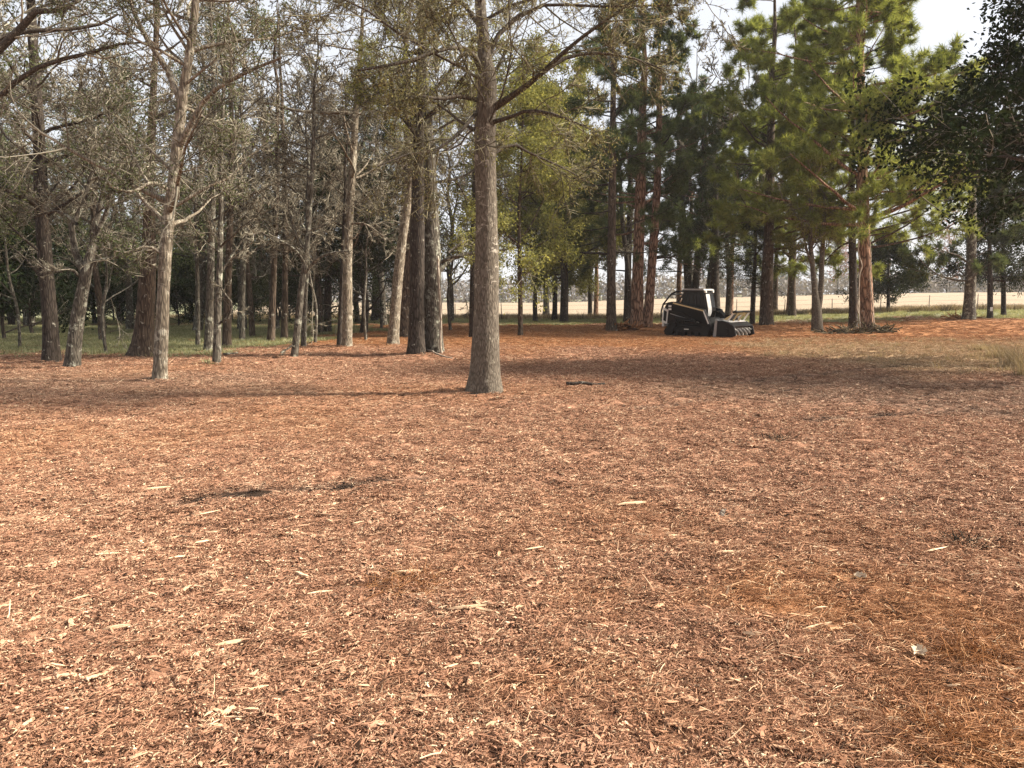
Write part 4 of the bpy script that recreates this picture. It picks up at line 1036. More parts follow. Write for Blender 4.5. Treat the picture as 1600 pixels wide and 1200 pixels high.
# ------------------------------------------------------------------ the far tree line
farA = Stand(proto('far_tree', 'x', 'bare', 12, 0.2, 221, 'bark_grey', dict(limbs=20, t0=0.08, lvl=(6, 5, 3), llen=(2.5, 5.5), rmin=0.035, ang=(30, 75)), twig_m='far_twig'))
farB = Stand(proto('far_tree', 'x', 'bare', 13, 0.2, 222, 'bark_grey', dict(limbs=20, t0=0.12, lvl=(6, 5, 3), llen=(2.5, 5.0), rmin=0.035, ang=(25, 60)), twig_m='far_twig_pink'))
farC = Stand(proto('far_tree', 'x', 'leafy', 9, 0.2, 223, 'bark_dark', dict(limbs=30, t0=0.04, llen=(3.0, 5.0), lvl=(6, 4), per=5, size=0.5, spread=0.4, ang=(30, 90)), leaf_m='far_leaf'))
for i in range(64):
    px = 430 + 1260 * (i + rw.random()) / 64
    y = rw.uniform(205, 250); x = (px - 800) / FPX * y
    k = rw.random()
    if k < 0.5: farA.put(x, y, rw.uniform(0, 6.28), rw.uniform(0.55, 0.95), 'hazy bare tree in the far tree line beyond the field', 'bare trees of the far tree line')
    elif k < 0.66: farB.put(x, y, rw.uniform(0, 6.28), rw.uniform(0.7, 1.2), 'hazy pinkish budding tree in the far tree line', 'pinkish trees of the far tree line')
    else: farC.put(x, y, rw.uniform(0, 6.28), rw.uniform(0.45, 0.85), 'hazy grey-green tree in the far tree line beyond the field', 'green trees of the far tree line')
for px, y, s, lab in ((1305, 195, 1.25, 'tall pinkish far tree just left of the huge pine pair'), (1475, 200, 1.5, 'tallest pinkish far tree left of the grey pine'), (1325, 215, 1.1, 'pinkish far tree partly hidden by the huge pine pair'), (655, 215, 1.1, 'pinkish far tree seen beside the gnarled close pair')):
    farB.put((px - 800) / FPX * y, y, rw.uniform(0, 6.28), s, lab, 'tall pinkish trees beyond the field')
# low scrub at the foot of the far tree line (one mass)
mb = MB(); r = np.random.default_rng(5); n = 26000
sx = r.uniform(-120, 230, n); sy = 214 + r.normal(0, 9, n); sz = H(sx, sy) + 5.6 * r.random(n) ** 1.2 * (0.6 + 0.8 * fbm(sx * 0.06, sx * 0 + 1, 3))
leaves(mb, np.stack([sx, sy, sz], -1), nrm(r.normal(0, 1, (n, 3))), 1.1, r, spread=0.4, aspect=0.6)
tag(mb.build('woods', M['far_twig'], None, False), 'low hazy scrub at the foot of the far tree line', None, None, 'stuff')

# ------------------------------------------------------------------ wire fence along the field
fence = thing('wire_fence', (0, 60, 0), 'old wire fence on thin posts along the near edge of the field', 'fence')
M['post'] = bark('weathered_post', (0.05, 0.04, 0.035), (0.15, 0.12, 0.1), (0.26, 0.22, 0.18), 0.1)
M['wire'] = paint('rusty_wire', (0.15, 0.12, 0.10), 0.6, 0.4)
rf = np.random.default_rng(8)
fxs = np.arange(-26, 54, 3.6)
tops = []
for x in fxs:
    y = 60.2 - 0.04 * max(0, min(40, x)); z = float(H(x, y)); hh = 1.25 + rf.normal(0, 0.06)
    lx, ly = rf.normal(0, 0.03), rf.normal(0, 0.03)
    b = MB(); b.tube([[x, y - 60, z - 0.1], [x + lx * .5, y - 60 + ly * .5, z + hh * .5], [x + lx, y - 60 + ly, z + hh]], [0.032, 0.03, 0.026], 7)
    b.build('post', M['post'], fence)
    tops.append((x, y - 60, z, lx, ly))
for hz in (0.4, 0.75, 1.1):
    b = MB()
    b.tube([[x + lx * hz / 1.2, y + ly * hz / 1.2 - 0.05, z + hz] for x, y, z, lx, ly in tops], 0.006, 4)
    b.build('wire', M['wire'], fence)
# brushy weeds along the fence
mb = MB(); r = np.random.default_rng(15)
for i in range(84):
    x = r.uniform(2, 58) if i > 14 else r.uniform(-30, 0); y = 59.0 - 0.04 * max(0, min(40, x)) + r.normal(0, 0.4)
    c = blade_clump(400 + i, 30, r.uniform(0.4, 1.1), 0.4, 1.1, 0.013)
    mb.add(np.concatenate(c.v) + [x, y, float(H(x, y))], np.concatenate(c.q), tone=np.concatenate(c.tone) * 0.6)
M['weed'] = leaf('brown_weed', [(0.1, (0.04, 0.032, 0.022)), (0.5, (0.10, 0.08, 0.052)), (0.9, (0.22, 0.18, 0.12))], 0.2)
tag(mb.build('weeds', M['weed']), 'brown dead weeds growing along the wire fence', None, None, 'stuff')

# ------------------------------------------------------------------ the tracked machine with its mulching head
M['black'] = paint('black_paint', (0.006, 0.006, 0.0065), 0.5, 0, 0.03, 0.2)
M['rubber'] = paint('track_rubber', (0.008, 0.0078, 0.0078), 0.85, 0, 0.06, 0.2)
M['white'] = paint('white_paint', (0.72, 0.70, 0.66), 0.4, 0, 0.10)
M['gold'] = paint('tan_gold_paint', (0.55, 0.42, 0.22), 0.4, 0, 0.12)
M['grey'] = paint('grey_steel', (0.30, 0.29, 0.28), 0.5, 0.3, 0.2)
M['steel'] = paint('bright_steel', (0.55, 0.53, 0.5), 0.35, 0.8, 0.15)
M['glass'] = paint('dark_glass', (0.012, 0.014, 0.016), 0.2, 0, 0.0, 0.25)
M['lamp'] = paint('lamp_glass', (0.8, 0.78, 0.7), 0.2, 0, 0.0)

mx, my, mz = ground_at(1088, 525)
mach = thing('track_loader', (mx, my, mz), 'black tracked loader with a mulching head parked on the pine straw', 'loader', None, math.radians(-40))
def part(fn, name, mat, parent=None, sm=False):
    b = MB(); fn(b); return b.build(name, M[mat], parent or mach, sm)

for sgn in (-1, 1):      # tracks
    y0, y1 = sgn * 0.50, sgn * 0.92
    ya, yb = min(y0, y1), max(y0, y1)
    prof = []
    for cx, cz, rr, a0, a1 in ((0.78, 0.27, 0.26, -90, 60), (0.60, 0.36, 0.24, 60, 90), (-0.72, 0.50, 0.20, 90, 180), (-0.88, 0.25, 0.24, 180, 270)):
        for a in np.radians(np.linspace(a0, a1, 7)): prof.append((cx + rr * math.cos(a), cz + rr * math.sin(a)))
    prof = [(x, max(z, 0.012)) for x, z in prof]
    def belt(b):
        outer = np.array(prof); c = outer.mean(0); inner = c + (outer - c) * np.array([0.93, 0.84])
        n_ = len(prof)
        V = np.concatenate([np.stack([p[:, 0], np.full(n_, yy), p[:, 1]], -1) for p in (outer, inner) for yy in (ya, yb)])
        i = np.arange(n_); j = (i + 1) % n_
        Q = np.concatenate([np.stack([i, i + n_, j + n_, j], -1), np.stack([i + 2 * n_, j + 2 * n_, j + 3 * n_, i + 3 * n_], -1), np.stack([i, j, j + 2 * n_, i + 2 * n_], -1), np.stack([i + n_, i + 3 * n_, j + 3 * n_, j + n_], -1)])
        b.add(V, Q)
    trk = part(belt, 'track', 'rubber')
    # lugs along the loop
    P = np.array(prof + prof[:1]); s = np.concatenate([[0], np.cumsum(np.linalg.norm(np.diff(P, axis=0), axis=1))])
    def lugs(b):
        for u in np.arange(0, s[-1], 0.115):
            k = min(np.searchsorted(s, u, 'right') - 1, len(P) - 2)
            t = (u - s[k]) / max(s[k + 1] - s[k], 1e-6); q = P[k] * (1 - t) + P[k + 1] * t; d = P[k + 1] - P[k]; a = math.atan2(d[1], d[0])
            rot = np.array([[math.cos(a), 0, -math.sin(a)], [0, 1, 0], [math.sin(a), 0, math.cos(a)]])
            b.box((q[0], (ya + yb) / 2, max(q[1], 0.016)), (0.05, yb - ya + 0.01, 0.045), rot)
    o = part(lugs, 'tread', 'rubber', trk)
    for wx, wz, wr in ((0.78, 0.28, 0.20), (-0.86, 0.26, 0.19), (-0.70, 0.50, 0.15), (0.42, 0.15, 0.11), (0.12, 0.15, 0.11), (-0.18, 0.15, 0.11), (-0.50, 0.15, 0.11)):
        part(lambda b: b.tube([[wx, ya + 0.02, wz], [wx, yb - 0.015, wz]], wr, 14), 'wheel', 'black', trk)
    part(lambda b: b.prism([(-0.7, 0.22), (0.62, 0.2), (0.6, 0.42), (-0.45, 0.5)], ya + 0.08, yb - 0.10), 'track_frame', 'black', trk)

part(lambda b: b.prism([(-1.05, 0.28), (0.85, 0.25), (0.98, 0.45), (0.85, 0.85), (-0.5, 0.95), (-1.15, 0.9)], -0.49, 0.49), 'chassis', 'black')
part(lambda b: b.prism([(-1.25, 0.55), (-0.45, 0.55), (-0.40, 1.38), (-0.62, 1.48), (-1.12, 1.40), (-1.28, 1.20)], -0.70, 0.70), 'engine_cover', 'black')
rd = part(lambda b: b.prism([(-1.40, 0.42), (-1.283, 0.42), (-1.283, 1.22), (-1.36, 1.24)], -0.62, 0.62), 'rear_door', 'white')
def lou(b):
    for k in range(7): b.box((-1.405, 0, 0.62 + k * 0.075), (0.03, 0.8, 0.045))
part(lou, 'grille', 'black', rd)
for sg in (-1, 1):
    part(lambda b: b.prism([(-1.36, 0.62), (-1.10, 0.52), (-1.04, 1.16), (-1.30, 1.28)], sg * 0.702 - 0.012, sg * 0.702 + 0.012), 'side_panel', 'white')
    part(lambda b: b.prism([(-1.28, 0.70), (-1.15, 0.64), (-1.11, 1.08), (-1.25, 1.16)], sg * 0.718 - 0.012, sg * 0.718 + 0.012), 'vent', 'black')
# cab
cabp = part(lambda b: b.prism([(-0.52, 0.9), (0.62, 0.75), (0.66, 1.25), (0.50, 2.02), (-0.42, 2.04), (-0.56, 1.45)], -0.46, 0.46), 'cab', 'black')
part(lambda b: b.prism([(-0.50, 2.043), (0.56, 2.023), (0.52, 2.09), (-0.44, 2.11)], -0.50, 0.50), 'roof', 'grey', cabp)
for sg in (-1, 1):
    part(lambda b: b.prism([(-0.42, 1.35), (0.52, 1.30), (0.42, 1.90), (-0.34, 1.92)], sg * 0.464 - 0.008, sg * 0.464 + 0.008), 'side_window', 'glass', cabp)
    def bars(b):
        for k in range(5):
            xx = -0.30 + k * 0.17; b.box((xx, sg * 0.482, 1.62), (0.014, 0.014, 0.56))
    part(bars, 'guard_bar', 'black', cabp)
fd = part(lambda b: b.prism([(0.69, 0.84), (0.71, 0.84), (0.705, 1.26), (0.56, 1.92), (0.54, 1.92), (0.675, 1.25)], -0.40, 0.40), 'door', 'black', cabp)
part(lambda b: b.prism([(0.712, 0.90), (0.722, 0.90), (0.717, 1.24), (0.59, 1.86), (0.578, 1.86), (0.70, 1.25)], -0.37, -0.02), 'door_glare', 'white', fd)  # sun glare on the cab front, painted as a white pane
part(lambda b: b.prism([(0.714, 1.28), (0.722, 1.28), (0.60, 1.84), (0.59, 1.84)], 0.02, 0.34), 'window', 'glass', fd)
for yy in (-0.36, 0.36):
    part(lambda b: b.tube([[0.52, yy, 2.02 - 0.05], [0.60, yy, 1.97]], 0.055, 10), 'work_light', 'lamp', cabp)
# rear brush guard: two tube loops joined by cross bars
for yy in (-0.60, 0.60):
    part(lambda b: b.tube([[-0.42, yy * 0.78, 2.0], [-0.72, yy, 1.98], [-0.98, yy, 1.86], [-1.36, yy, 1.42], [-1.46, yy, 1.1], [-1.46, yy, 0.55]], 0.04, 8), 'rear_guard', 'black', None, True)
    part(lambda b: b.tube([[-0.55, yy, 1.50], [-0.95, yy, 1.50], [-1.36, yy, 1.40]], 0.032, 8), 'guard_rail', 'black', None, True)
part(lambda b: (b.tube([[-0.98, -0.6, 1.86], [-0.98, 0.6, 1.86]], 0.032, 8), b.tube([[-1.46, -0.6, 0.7], [-1.46, 0.6, 0.7]], 0.032, 8)), 'cross_bar', 'black', None, True)
# lift arms
for sg in (-1, 1):
    ya, yb = sorted((sg * 0.74, sg * 0.90))
    arm = part(lambda b: b.prism([(-1.12, 1.30), (-0.98, 1.50), (-0.70, 1.53), (0.78, 1.20), (1.06, 0.60), (1.14, 0.32), (1.02, 0.30), (0.92, 0.56), (0.66, 1.04), (-0.75, 1.34), (-0.95, 1.22)], ya, yb), 'lift_arm', 'black')
    out = sg * 0.905
    part(lambda b: b.prism([(-0.70, 1.50), (0.77, 1.172), (0.75, 1.12), (-0.72, 1.445)], out - 0.012, out + 0.012), 'stripe', 'gold', arm)
    part(lambda b: b.prism([(0.77, 1.172), (1.03, 0.60), (0.985, 0.58), (0.74, 1.115)], out - 0.012, out + 0.012), 'stripe', 'white', arm)
    part(lambda b: b.prism([(-0.75, 1.42), (0.74, 1.10), (0.72, 1.065), (-0.75, 1.36)], sg * 0.728 - 0.01, sg * 0.728 + 0.01), 'stripe', 'gold', arm)
    part(lambda b: b.box((-0.86, out, 1.33), (0.14, 0.02, 0.09)), 'decal', 'white', arm)
    part(lambda b: b.box((-0.86, out, 1.20), (0.14, 0.02, 0.08)), 'decal', 'white', arm)
    part(lambda b: b.tube([[-0.62, sg * 0.82, 0.86], [0.40, sg * 0.82, 0.66]], 0.05, 10), 'hydraulic_cylinder', 'black', None, True)
    part(lambda b: b.tube([[0.40, sg * 0.82, 0.66], [0.90, sg * 0.82, 0.56]], 0.028, 8), 'piston_rod', 'steel', None, True)
    part(lambda b: b.prism([(-0.95, 0.62), (-0.20, 0.62), (0.30, 0.72), (-0.35, 1.05), (-0.9, 1.10)], sg * 0.72 - 0.03, sg * 0.72 + 0.03), 'fender', 'black')
    part(lambda b: b.prism([(-0.92, 1.02), (0.28, 0.70), (0.28, 0.675), (-0.92, 0.985)], sg * 0.757 - 0.006, sg * 0.757 + 0.006), 'highlight_strip', 'grey')  # added grey strip: a pale highlight drawn along the fender
    part(lambda b: b.box((-0.02, sg * 0.93, 0.335), (0.22, 0.012, 0.035)), 'track_mark', 'lamp')
# coupler and hoses
part(lambda b: b.prism([(1.12, 0.22), (1.24, 0.20), (1.28, 0.78), (1.16, 0.80)], -0.60, 0.60), 'coupler', 'grey')
for k in range(4):
    yy = -0.30 + 0.09 * k
    part(lambda b: b.tube([[0.78, yy, 0.78], [0.92, yy - .05, 1.10], [1.15, yy - .08, 1.16], [1.36, yy - .04, 1.02], [1.48, yy, 0.82]], 0.024, 7), 'hose', 'black', None, True)
# mulching head
hs = part(lambda b: b.prism([(1.26, 0.14), (1.36, 0.10), (1.42, 0.52), (1.86, 0.52), (2.16, 0.455), (2.20, 0.50), (2.02, 0.64), (1.60, 0.74), (1.28, 0.70)], -0.92, 0.92), 'mulcher_housing', 'black')
part(lambda b: b.prism([(1.34, 0.73), (1.60, 0.768), (1.97, 0.682), (1.96, 0.666), (1.60, 0.75), (1.34, 0.712)], -0.80, 0.80), 'top_plate', 'white', hs)
part(lambda b: b.prism([(1.44, 0.75), (1.78, 0.75), (1.74, 0.98), (1.48, 0.98)], -0.30, 0.34), 'motor_cover', 'black', hs)
part(lambda b: b.prism([(1.52, 0.76), (1.72, 0.755), (1.90, 0.93), (1.84, 0.96)], -0.62, -0.52), 'brace', 'gold', hs)
part(lambda b: b.prism([(1.52, 0.76), (1.72, 0.755), (1.90, 0.93), (1.84, 0.96)], 0.50, 0.60), 'brace', 'white', hs)
for sg in (-1, 1):
    part(lambda b: b.prism([(1.28, 0.06), (2.10, 0.05), (2.30, 0.14), (2.20, 0.50), (1.92, 0.68), (1.36, 0.74)], sg * 0.945 - 0.022, sg * 0.945 + 0.022), 'end_plate', 'black', hs)
    part(lambda b: b.prism([(2.12, 0.10), (2.29, 0.15), (2.20, 0.49), (1.94, 0.67), (1.92, 0.62), (2.10, 0.45)], sg * 0.972 - 0.008, sg * 0.972 + 0.008), 'skid_edge', 'black' if sg < 0 else 'white', hs)  # far edge white: sunlight on the end plate put into its colour
    part(lambda b: b.prism([(1.26, 0.05), (1.40, 0.05), (1.44, 0.735), (1.34, 0.745)], sg * 0.975 - 0.006, sg * 0.975 + 0.006), 'edge_strip', 'grey', hs)
    part(lambda b: b.tube([[1.85, sg * 0.97, 0.30], [1.85, sg * 1.02, 0.30]], 0.13, 12), 'bearing_cap', 'black', hs)
rot_ = part(lambda b: b.tube([[1.98, -0.915, 0.28], [1.98, 0.915, 0.28]], 0.14, 16), 'rotor', 'black', hs, True)
def teeth(b):
    for k in range(34):
        yy = -0.87 + k * 1.74 / 33
        for q in range(3):
            a = k * 0.9 + q * 2.094
            rot = np.array([[math.cos(a), 0, -math.sin(a)], [0, 1, 0], [math.sin(a), 0, math.cos(a)]])
            b.box(np.array([1.98, yy, 0.28]) + rot @ np.array([0.165, 0, 0]), (0.075, 0.05, 0.07), rot)
part(teeth, 'teeth', 'steel', hs)
def pushbar(b):
    b.tube([[2.10, -0.86, 1.10], [2.14, 0, 1.12], [2.10, 0.86, 1.10]], 0.045, 8)
pb = part(pushbar, 'push_bar', 'black', None, True)
for yy in (-0.80, -0.27, 0.27, 0.80):
    part(lambda b: b.tube([[1.80, yy, 0.66], [1.94, yy, 0.86], [2.10, yy, 1.09]], 0.036, 8), 'post', 'white' if abs(yy) > 0.5 else 'gold', pb)
for yy in (-0.86, 0.86):
    part(lambda b: b.tube([[2.10, yy, 1.10], [2.26, yy * 1.05, 1.17]], [0.05, 0.035], 8), 'horn', 'black', pb)

# ------------------------------------------------------------------ things lying on the floor
def on_floor(px, py):
    x, y, z = ground_at(px, py)
    return x, y, float(surface(x, y))

def stick(name, label, pts, r0, mat, cat, group=None, bend=0.0, seed=0):
    """a stick whose ends are seen at two photo pixels on the ground"""
    a, b = on_floor(*pts[0]), on_floor(*pts[1])
    a, b = np.array(a), np.array(b)
    L = np.linalg.norm(b - a); rr = np.random.default_rng(seed)
    t = np.linspace(0, 1, 7)
    d = (b - a) / L; sd_ = np.cross(d, UP)
    P = a + (b - a) * t[:, None] + sd_ * (np.sin(t * 3.1) * bend * L + rr.normal(0, 0.012, 7) * L)[:, None]
    P[:, 2] = surface(P[:, 0], P[:, 1]) + r0 + 0.012
    o = thing(name, tuple(a), label, cat, group)
    m = MB(); m.tube(P - a, r0 * (1 - 0.5 * t), 7)
    m.build('stem', M[mat], o)
    return o

# pale splinters that show singly
rs = np.random.default_rng(77)
SPL = [(285, 345, 812, 804), (150, 190, 872, 866), (248, 292, 847, 840), (255, 300, 878, 870), (160, 205, 990, 984), (336, 405, 1017, 1006), (225, 268, 771, 765), (498, 530, 798, 790),
       (318, 352, 840, 836), (305, 330, 856, 850), (520, 560, 770, 762), (965, 1010, 797, 793), (870, 905, 905, 902), (700, 735, 742, 736), (60, 100, 823, 818), (20, 60, 893, 884),
       (1320, 1365, 1112, 1124), (700, 760, 958, 955), (550, 575, 822, 818), (440, 470, 838, 832), (30, 75, 1010, 1003), (105, 140, 940, 934), (610, 660, 905, 900), (1180, 1225, 1035, 1040),
       (820, 850, 868, 862), (1040, 1075, 930, 922), (20, 58, 1148, 1120), (480, 520, 932, 926), (230, 262, 910, 905), (690, 716, 1050, 1042), (900, 940, 1130, 1118), (1255, 1300, 985, 980),
       (1430, 1480, 870, 862), (1120, 1160, 870, 866), (560, 610, 1060, 1050), (380, 420, 1090, 1082)]
for i in range(40):
    px = rs.uniform(20, 1580); py = rs.uniform(780, 1180); a = rs.normal(0, 0.25); l = rs.uniform(9, 24) * (py / 900)
    SPL.append((px, px + l, py, py - l * a * 0.6))
def splinter_mesh(L, wd, th, seed):
    r = np.random.default_rng(seed); k = 5
    t = np.linspace(-0.5, 0.5, k); prof = np.array([0.15, 0.85, 1.0, 0.8, 0.1]) * r.uniform(0.75, 1.2, k)
    cy = r.normal(0, 0.06, k) * wd * 2 + r.normal(0, 0.03) * L * (t ** 2)
    top = th * np.array([0.4, 1, 1.1, 1, 0.3]) + np.abs(r.normal(0, 0.15, k)) * th
    V = np.stack([np.stack([t * L, cy - wd / 2 * prof, 0 * t], -1), np.stack([t * L, cy - wd / 2 * prof * .7, top], -1), np.stack([t * L, cy + wd / 2 * prof * .7, top * .8], -1), np.stack([t * L, cy + wd / 2 * prof, 0 * t], -1)], 1)
    i = np.arange(k * 4).reshape(k, 4)
    Q = np.concatenate([np.stack([i[:-1, j], i[1:, j], i[1:, (j + 1) % 4], i[:-1, (j + 1) % 4]], -1) for j in range(4)] + [i[:1, ::-1], i[-1:]])
    m = MB(); m.add(V, Q); return m
for i, (xa, xb, ya, yb) in enumerate(SPL):
    a, b = np.array(on_floor(xa, ya)), np.array(on_floor(xb, yb)); c = (a + b) / 2; L = np.linalg.norm(b - a)
    L = min(L, 0.42)
    m = splinter_mesh(L, min(0.035, L * rs.uniform(0.07, 0.16)), rs.uniform(0.006, 0.014), 500 + i)
    o = m.build('wood_splinter', M['splinter'], None, False)
    o.location = (c[0], c[1], float(surface(c[0], c[1])) + rs.uniform(0.012, 0.026))
    o.rotation_euler = (rs.normal(0, 0.3), rs.normal(0, 0.07), math.atan2(b[1] - a[1], b[0] - a[0]))
    tag(o, 'pale split splinter of wood lying loose on the mulch', 'splinter', 'pale splinters on the mulch')

stick('fallen_stick', 'pale barkless stick at the foot of the vine-wrapped gnarled trunk', ((668, 556), (705, 562)), 0.035, 'vine', 'stick', seed=3)
stick('fallen_branch', 'dark broken branch lying on the mulch right of the lone oak', ((885, 604), (945, 602)), 0.04, 'bark_dark', 'branch', seed=4, bend=0.05)
stick('fallen_stick', 'thin grey stick lying among straw left of the thin leaning stem', ((350, 556), (372, 554)), 0.04, 'bark_grey', 'stick', seed=5)

def upright_bit(name, label, px, py, hpx, wpx, mat, tilt, seed):
    x, y, z = on_floor(px, py)
    hh = hpx / FPX * y; ww = wpx / FPX * y
    m = splinter_mesh(hh, ww, ww * 0.35, seed)
    o = m.build(name, M[mat], None, False); o.location = (x, y, z + hh * 0.38)
    o.rotation_euler = (math.radians(80), math.radians(-90) + tilt, 0.2)
    return tag(o, label, 'wood piece')
upright_bit('wood_chunk', 'jagged wood piece poking up right of centre, with a dark shaded face', 1128, 815, 20, 9, 'vine', 0.6, 31)
upright_bit('wood_stake', 'thin pale splinter standing upright near the pine straw', 1136, 934, 24, 4, 'splinter', 0.08, 32)

# big curled dead leaf in the near right corner
def dead_leaf(px, py, size, label, rz, seed):
    x, y, z = on_floor(px, py); r = np.random.default_rng(seed)
    m = MB()
    u = np.linspace(-0.5, 0.5, 8); v = np.linspace(-1, 1, 7)
    U, Vv = np.meshgrid(u, v)
    wid = size * 0.42 * np.sqrt(np.maximum(0.02, 1 - (2 * U) ** 2)) * (1 + 0.25 * np.sin(U * 22))
    Pz = size * (0.30 * Vv ** 2 + 0.22 * (2 * U) ** 2 * 0.5 + 0.05 * np.sin(9 * U + 3 * Vv)) + 0.01
    i = np.arange(56).reshape(7, 8)
    V = np.stack([U * size, Vv * wid, Pz], -1)
    Q = np.stack([i[:-1, :-1], i[:-1, 1:], i[1:, 1:], i[1:, :-1]], -1).reshape(-1, 4)
    V2 = V + [0, 0, -0.0012]
    m.add(V, Q); m.add(V2, Q[:, ::-1])
    o = m.build('dead_leaf', M['deadleaf'], None, True); o.location = (x, y, z + 0.01); o.rotation_euler = (0.35, -0.1, rz)
    return tag(o, label, 'leaf')
M['deadleaf'] = leaf('pale_dead_leaf', [(0.2, (0.40, 0.30, 0.20)), (0.6, (0.62, 0.52, 0.40)), (0.9, (0.72, 0.62, 0.5))], 0.15)
dead_leaf(1432, 1030, 0.075, 'large pale curled leaf by a tuft of pine straw in the near corner', 0.6, 1)
dead_leaf(1345, 905, 0.075, 'cream dead leaf lying flat on orange pine straw', -0.5, 2)

# heaps of loose pine straw
def straw_heap(px, py, rad, hh, label, seed, n=520, cat='straw heap'):
    x, y, z = on_floor(px, py); r = np.random.default_rng(seed); m = MB()
    a = r.uniform(0, 6.28, n); q = rad * np.sqrt(r.random(n))
    zz = hh * np.maximum(0, 1 - (q / rad) ** 2) * r.random(n) ** 0.5
    P0 = np.stack([q * np.cos(a) * 1.5, q * np.sin(a), zz], -1)
    d = r.normal(0, 1, (n, 3)); d[:, 2] *= 0.35; d = nrm(d)
    P = walk(P0, d, r.uniform(0.08, 0.20, n), 5, 0.22, np.array([0, 0, -0.06]), r)
    P[:, :, 2] = np.maximum(P[:, :, 2], 0.004)
    V, Q = tubes(P, np.full((n, 5), 0.0014), 3)
    m.add(V, Q, tone=np.repeat(np.clip(r.normal(0.5, 0.22, n), 0, 1), 15))
    o = m.build('straw_heap', M['strawheap'], None); o.location = (x, y, z)
    return tag(o, label, cat)
M['dark_stem'] = leaf('dark_stem', [(0.1, (0.015, 0.012, 0.009)), (0.6, (0.05, 0.04, 0.03)), (0.95, (0.12, 0.10, 0.075))], 0.0)
M['strawheap'] = leaf('pine_straw', [(0.05, (0.05, 0.022, 0.011)), (0.4, (0.23, 0.10, 0.043)), (0.7, (0.40, 0.20, 0.095)), (0.95, (0.62, 0.40, 0.22))], 0.15)
straw_heap(1520, 1030, 0.15, 0.07, 'raised tuft of orange pine straw in the near right corner', 1, 620)
straw_heap(1480, 1165, 0.14, 0.04, 'low mat of brown pine straw at the bottom right', 2, 420)
straw_heap(640, 915, 0.18, 0.03, 'flat orange wisp of pine straw on the mulch left of centre', 3, 320)

# brush piles and stumps
def brush(px, py, rad, hh, n, label, name, cat, mat, seed, rr=0.012, L=(0.3, 0.8)):
    x, y, z = on_floor(px, py); r = np.random.default_rng(seed); m = MB()
    a = r.uniform(0, 6.28, n); q = rad * np.sqrt(r.random(n))
    P0 = np.stack([q * np.cos(a) * 1.4, q * np.sin(a) * .8, hh * np.maximum(0, 1 - q / rad) * r.random(n)], -1)
    d = r.normal(0, 1, (n, 3)); d[:, 2] = np.abs(d[:, 2]) * 0.35; d = nrm(d)
    P = walk(P0, d, r.uniform(*L, n), 5, 0.2, np.array([0, 0, -0.05]), r); P[:, :, 2] = np.maximum(P[:, :, 2], 0.01)
    V, Q = tubes(P, np.full((n, 5), rr) * r.uniform(0.5, 1.5, (n, 1)), 4)
    m.add(V, Q, tone=np.repeat(np.clip(r.normal(0.4, 0.22, n), 0, 1), 20))
    o = m.build(name, M[mat], None); o.location = (x, y, z)
    return tag(o, label, cat)
brush(975, 517, 0.5, 0.45, 150, 'dark pile of broken roots at the foot of the pine cluster', 'brush_pile', 'brush pile', 'strawheap', 11, 0.03)
brush(1318, 521, 0.7, 0.25, 170, 'low litter of brown sticks left of the huge pine pair', 'brush_pile', 'brush pile', 'weed', 12, 0.022)
brush(1372, 520, 0.5, 0.3, 120, 'small heap of sticks at the right foot of the huge pine pair', 'brush_pile', 'brush pile', 'weed', 13, 0.022)
brush(1500, 500, 0.6, 0.22, 110, 'reddish straw mound around the foot of the grey pine', 'brush_pile', 'straw mound', 'strawheap', 14, 0.02)
brush(1510, 852, 0.14, 0.03, 160, 'small dark clot of bark and twigs on the mulch at right', 'twig_clump', 'twig clump', 'dark_stem', 17, 0.003, (0.04, 0.12))
brush(1212, 688, 0.2, 0.03, 160, 'small grey twig clump on the mulch right of the machine line', 'twig_clump', 'twig clump', 'dark_stem', 18, 0.003, (0.05, 0.14))

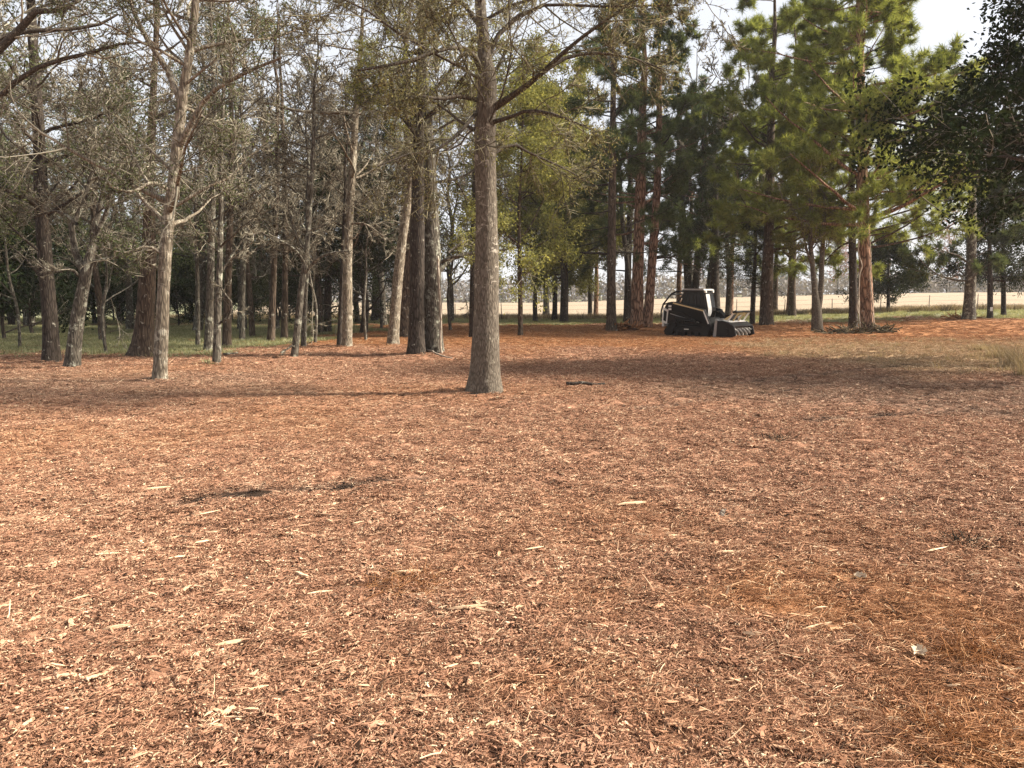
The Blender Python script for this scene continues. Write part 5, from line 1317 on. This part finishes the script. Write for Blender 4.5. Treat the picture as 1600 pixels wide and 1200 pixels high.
# tall dead grass on the right edge
for i, (px, py, h, lab) in enumerate([(1592, 575, 0.62, 'tall tan dead grass clump cut by the right edge'), (1565, 560, 0.42, 'shorter tan grass clump left of the tall one'), (1540, 548, 0.32, 'low wispy tan grass clump further left of the tall one'),
                                      (1618, 590, 0.7, 'tall tan grass clump just past the right edge')]):
    x, y, z = on_floor(px, py)
    o = blade_clump(600 + i, 420, h * 1.25, 0.42, 0.6, 0.006).build('dead_grass_clump', M['dry_blade'], None); o.location = (x, y, z)
    tag(o, lab, 'grass clump')

# white vines on the huge pine pair, white tag on the cedar
def vine(label, pts, dep, r0):
    q = [pix(px, py, dep) for px, py in pts]
    o = thing('vine', tuple(q[0]), label, 'vine'); m = MB(); s = spline([[*(p - q[0]), r0] for p in q], 24); m.tube(s[:, :3], r0, 6); m.build('stem', M['vine'], o); return o
hx, hy, hz = ground_at(1354, 519)
vine('pale loop of vine hanging between the two huge pine stems', [(1344, 516), (1342, 480), (1343, 430), (1347, 415), (1341, 395), (1342, 370), (1341, 350)], hy - 0.40, 0.028)
vine('pale vine running up the right side of the huge pine', [(1366, 515), (1363, 470), (1359, 430), (1361, 400), (1358, 370), (1356, 330)], hy - 0.34, 0.022)
vine('short white vine scar low between the huge pine stems', [(1341, 490), (1339, 480), (1341, 468)], hy - 0.42, 0.045)
qx, qy, qz = ground_at(1547, 497)
m = MB(); m.box((0, 0, 0), (0.14, 0.02, 0.24)); o = m.build('tree_tag', M['white'], None, False); o.location = tuple(pix(1549, 483, qy - 0.22)); tag(o, 'small white tag low on the slim dark cedar stem', 'tag')

# ------------------------------------------------------------------ haze
hb = MB(); hb.box((0, 155, 15), (1440, 1130, 33))
n = N("haze")
pv = n('ShaderNodeVolumePrincipled', {'Color': (0.93, 0.95, 1.0, 1), 'Density': 0.0003, 'Anisotropy': 0.0})
n.t.links.new(pv.outputs[0], n.out.inputs['Volume'])
hz_o = hb.build('haze', n.m, None, False)
tag(hz_o, 'thin pale haze in the air', None, None, 'stuff')
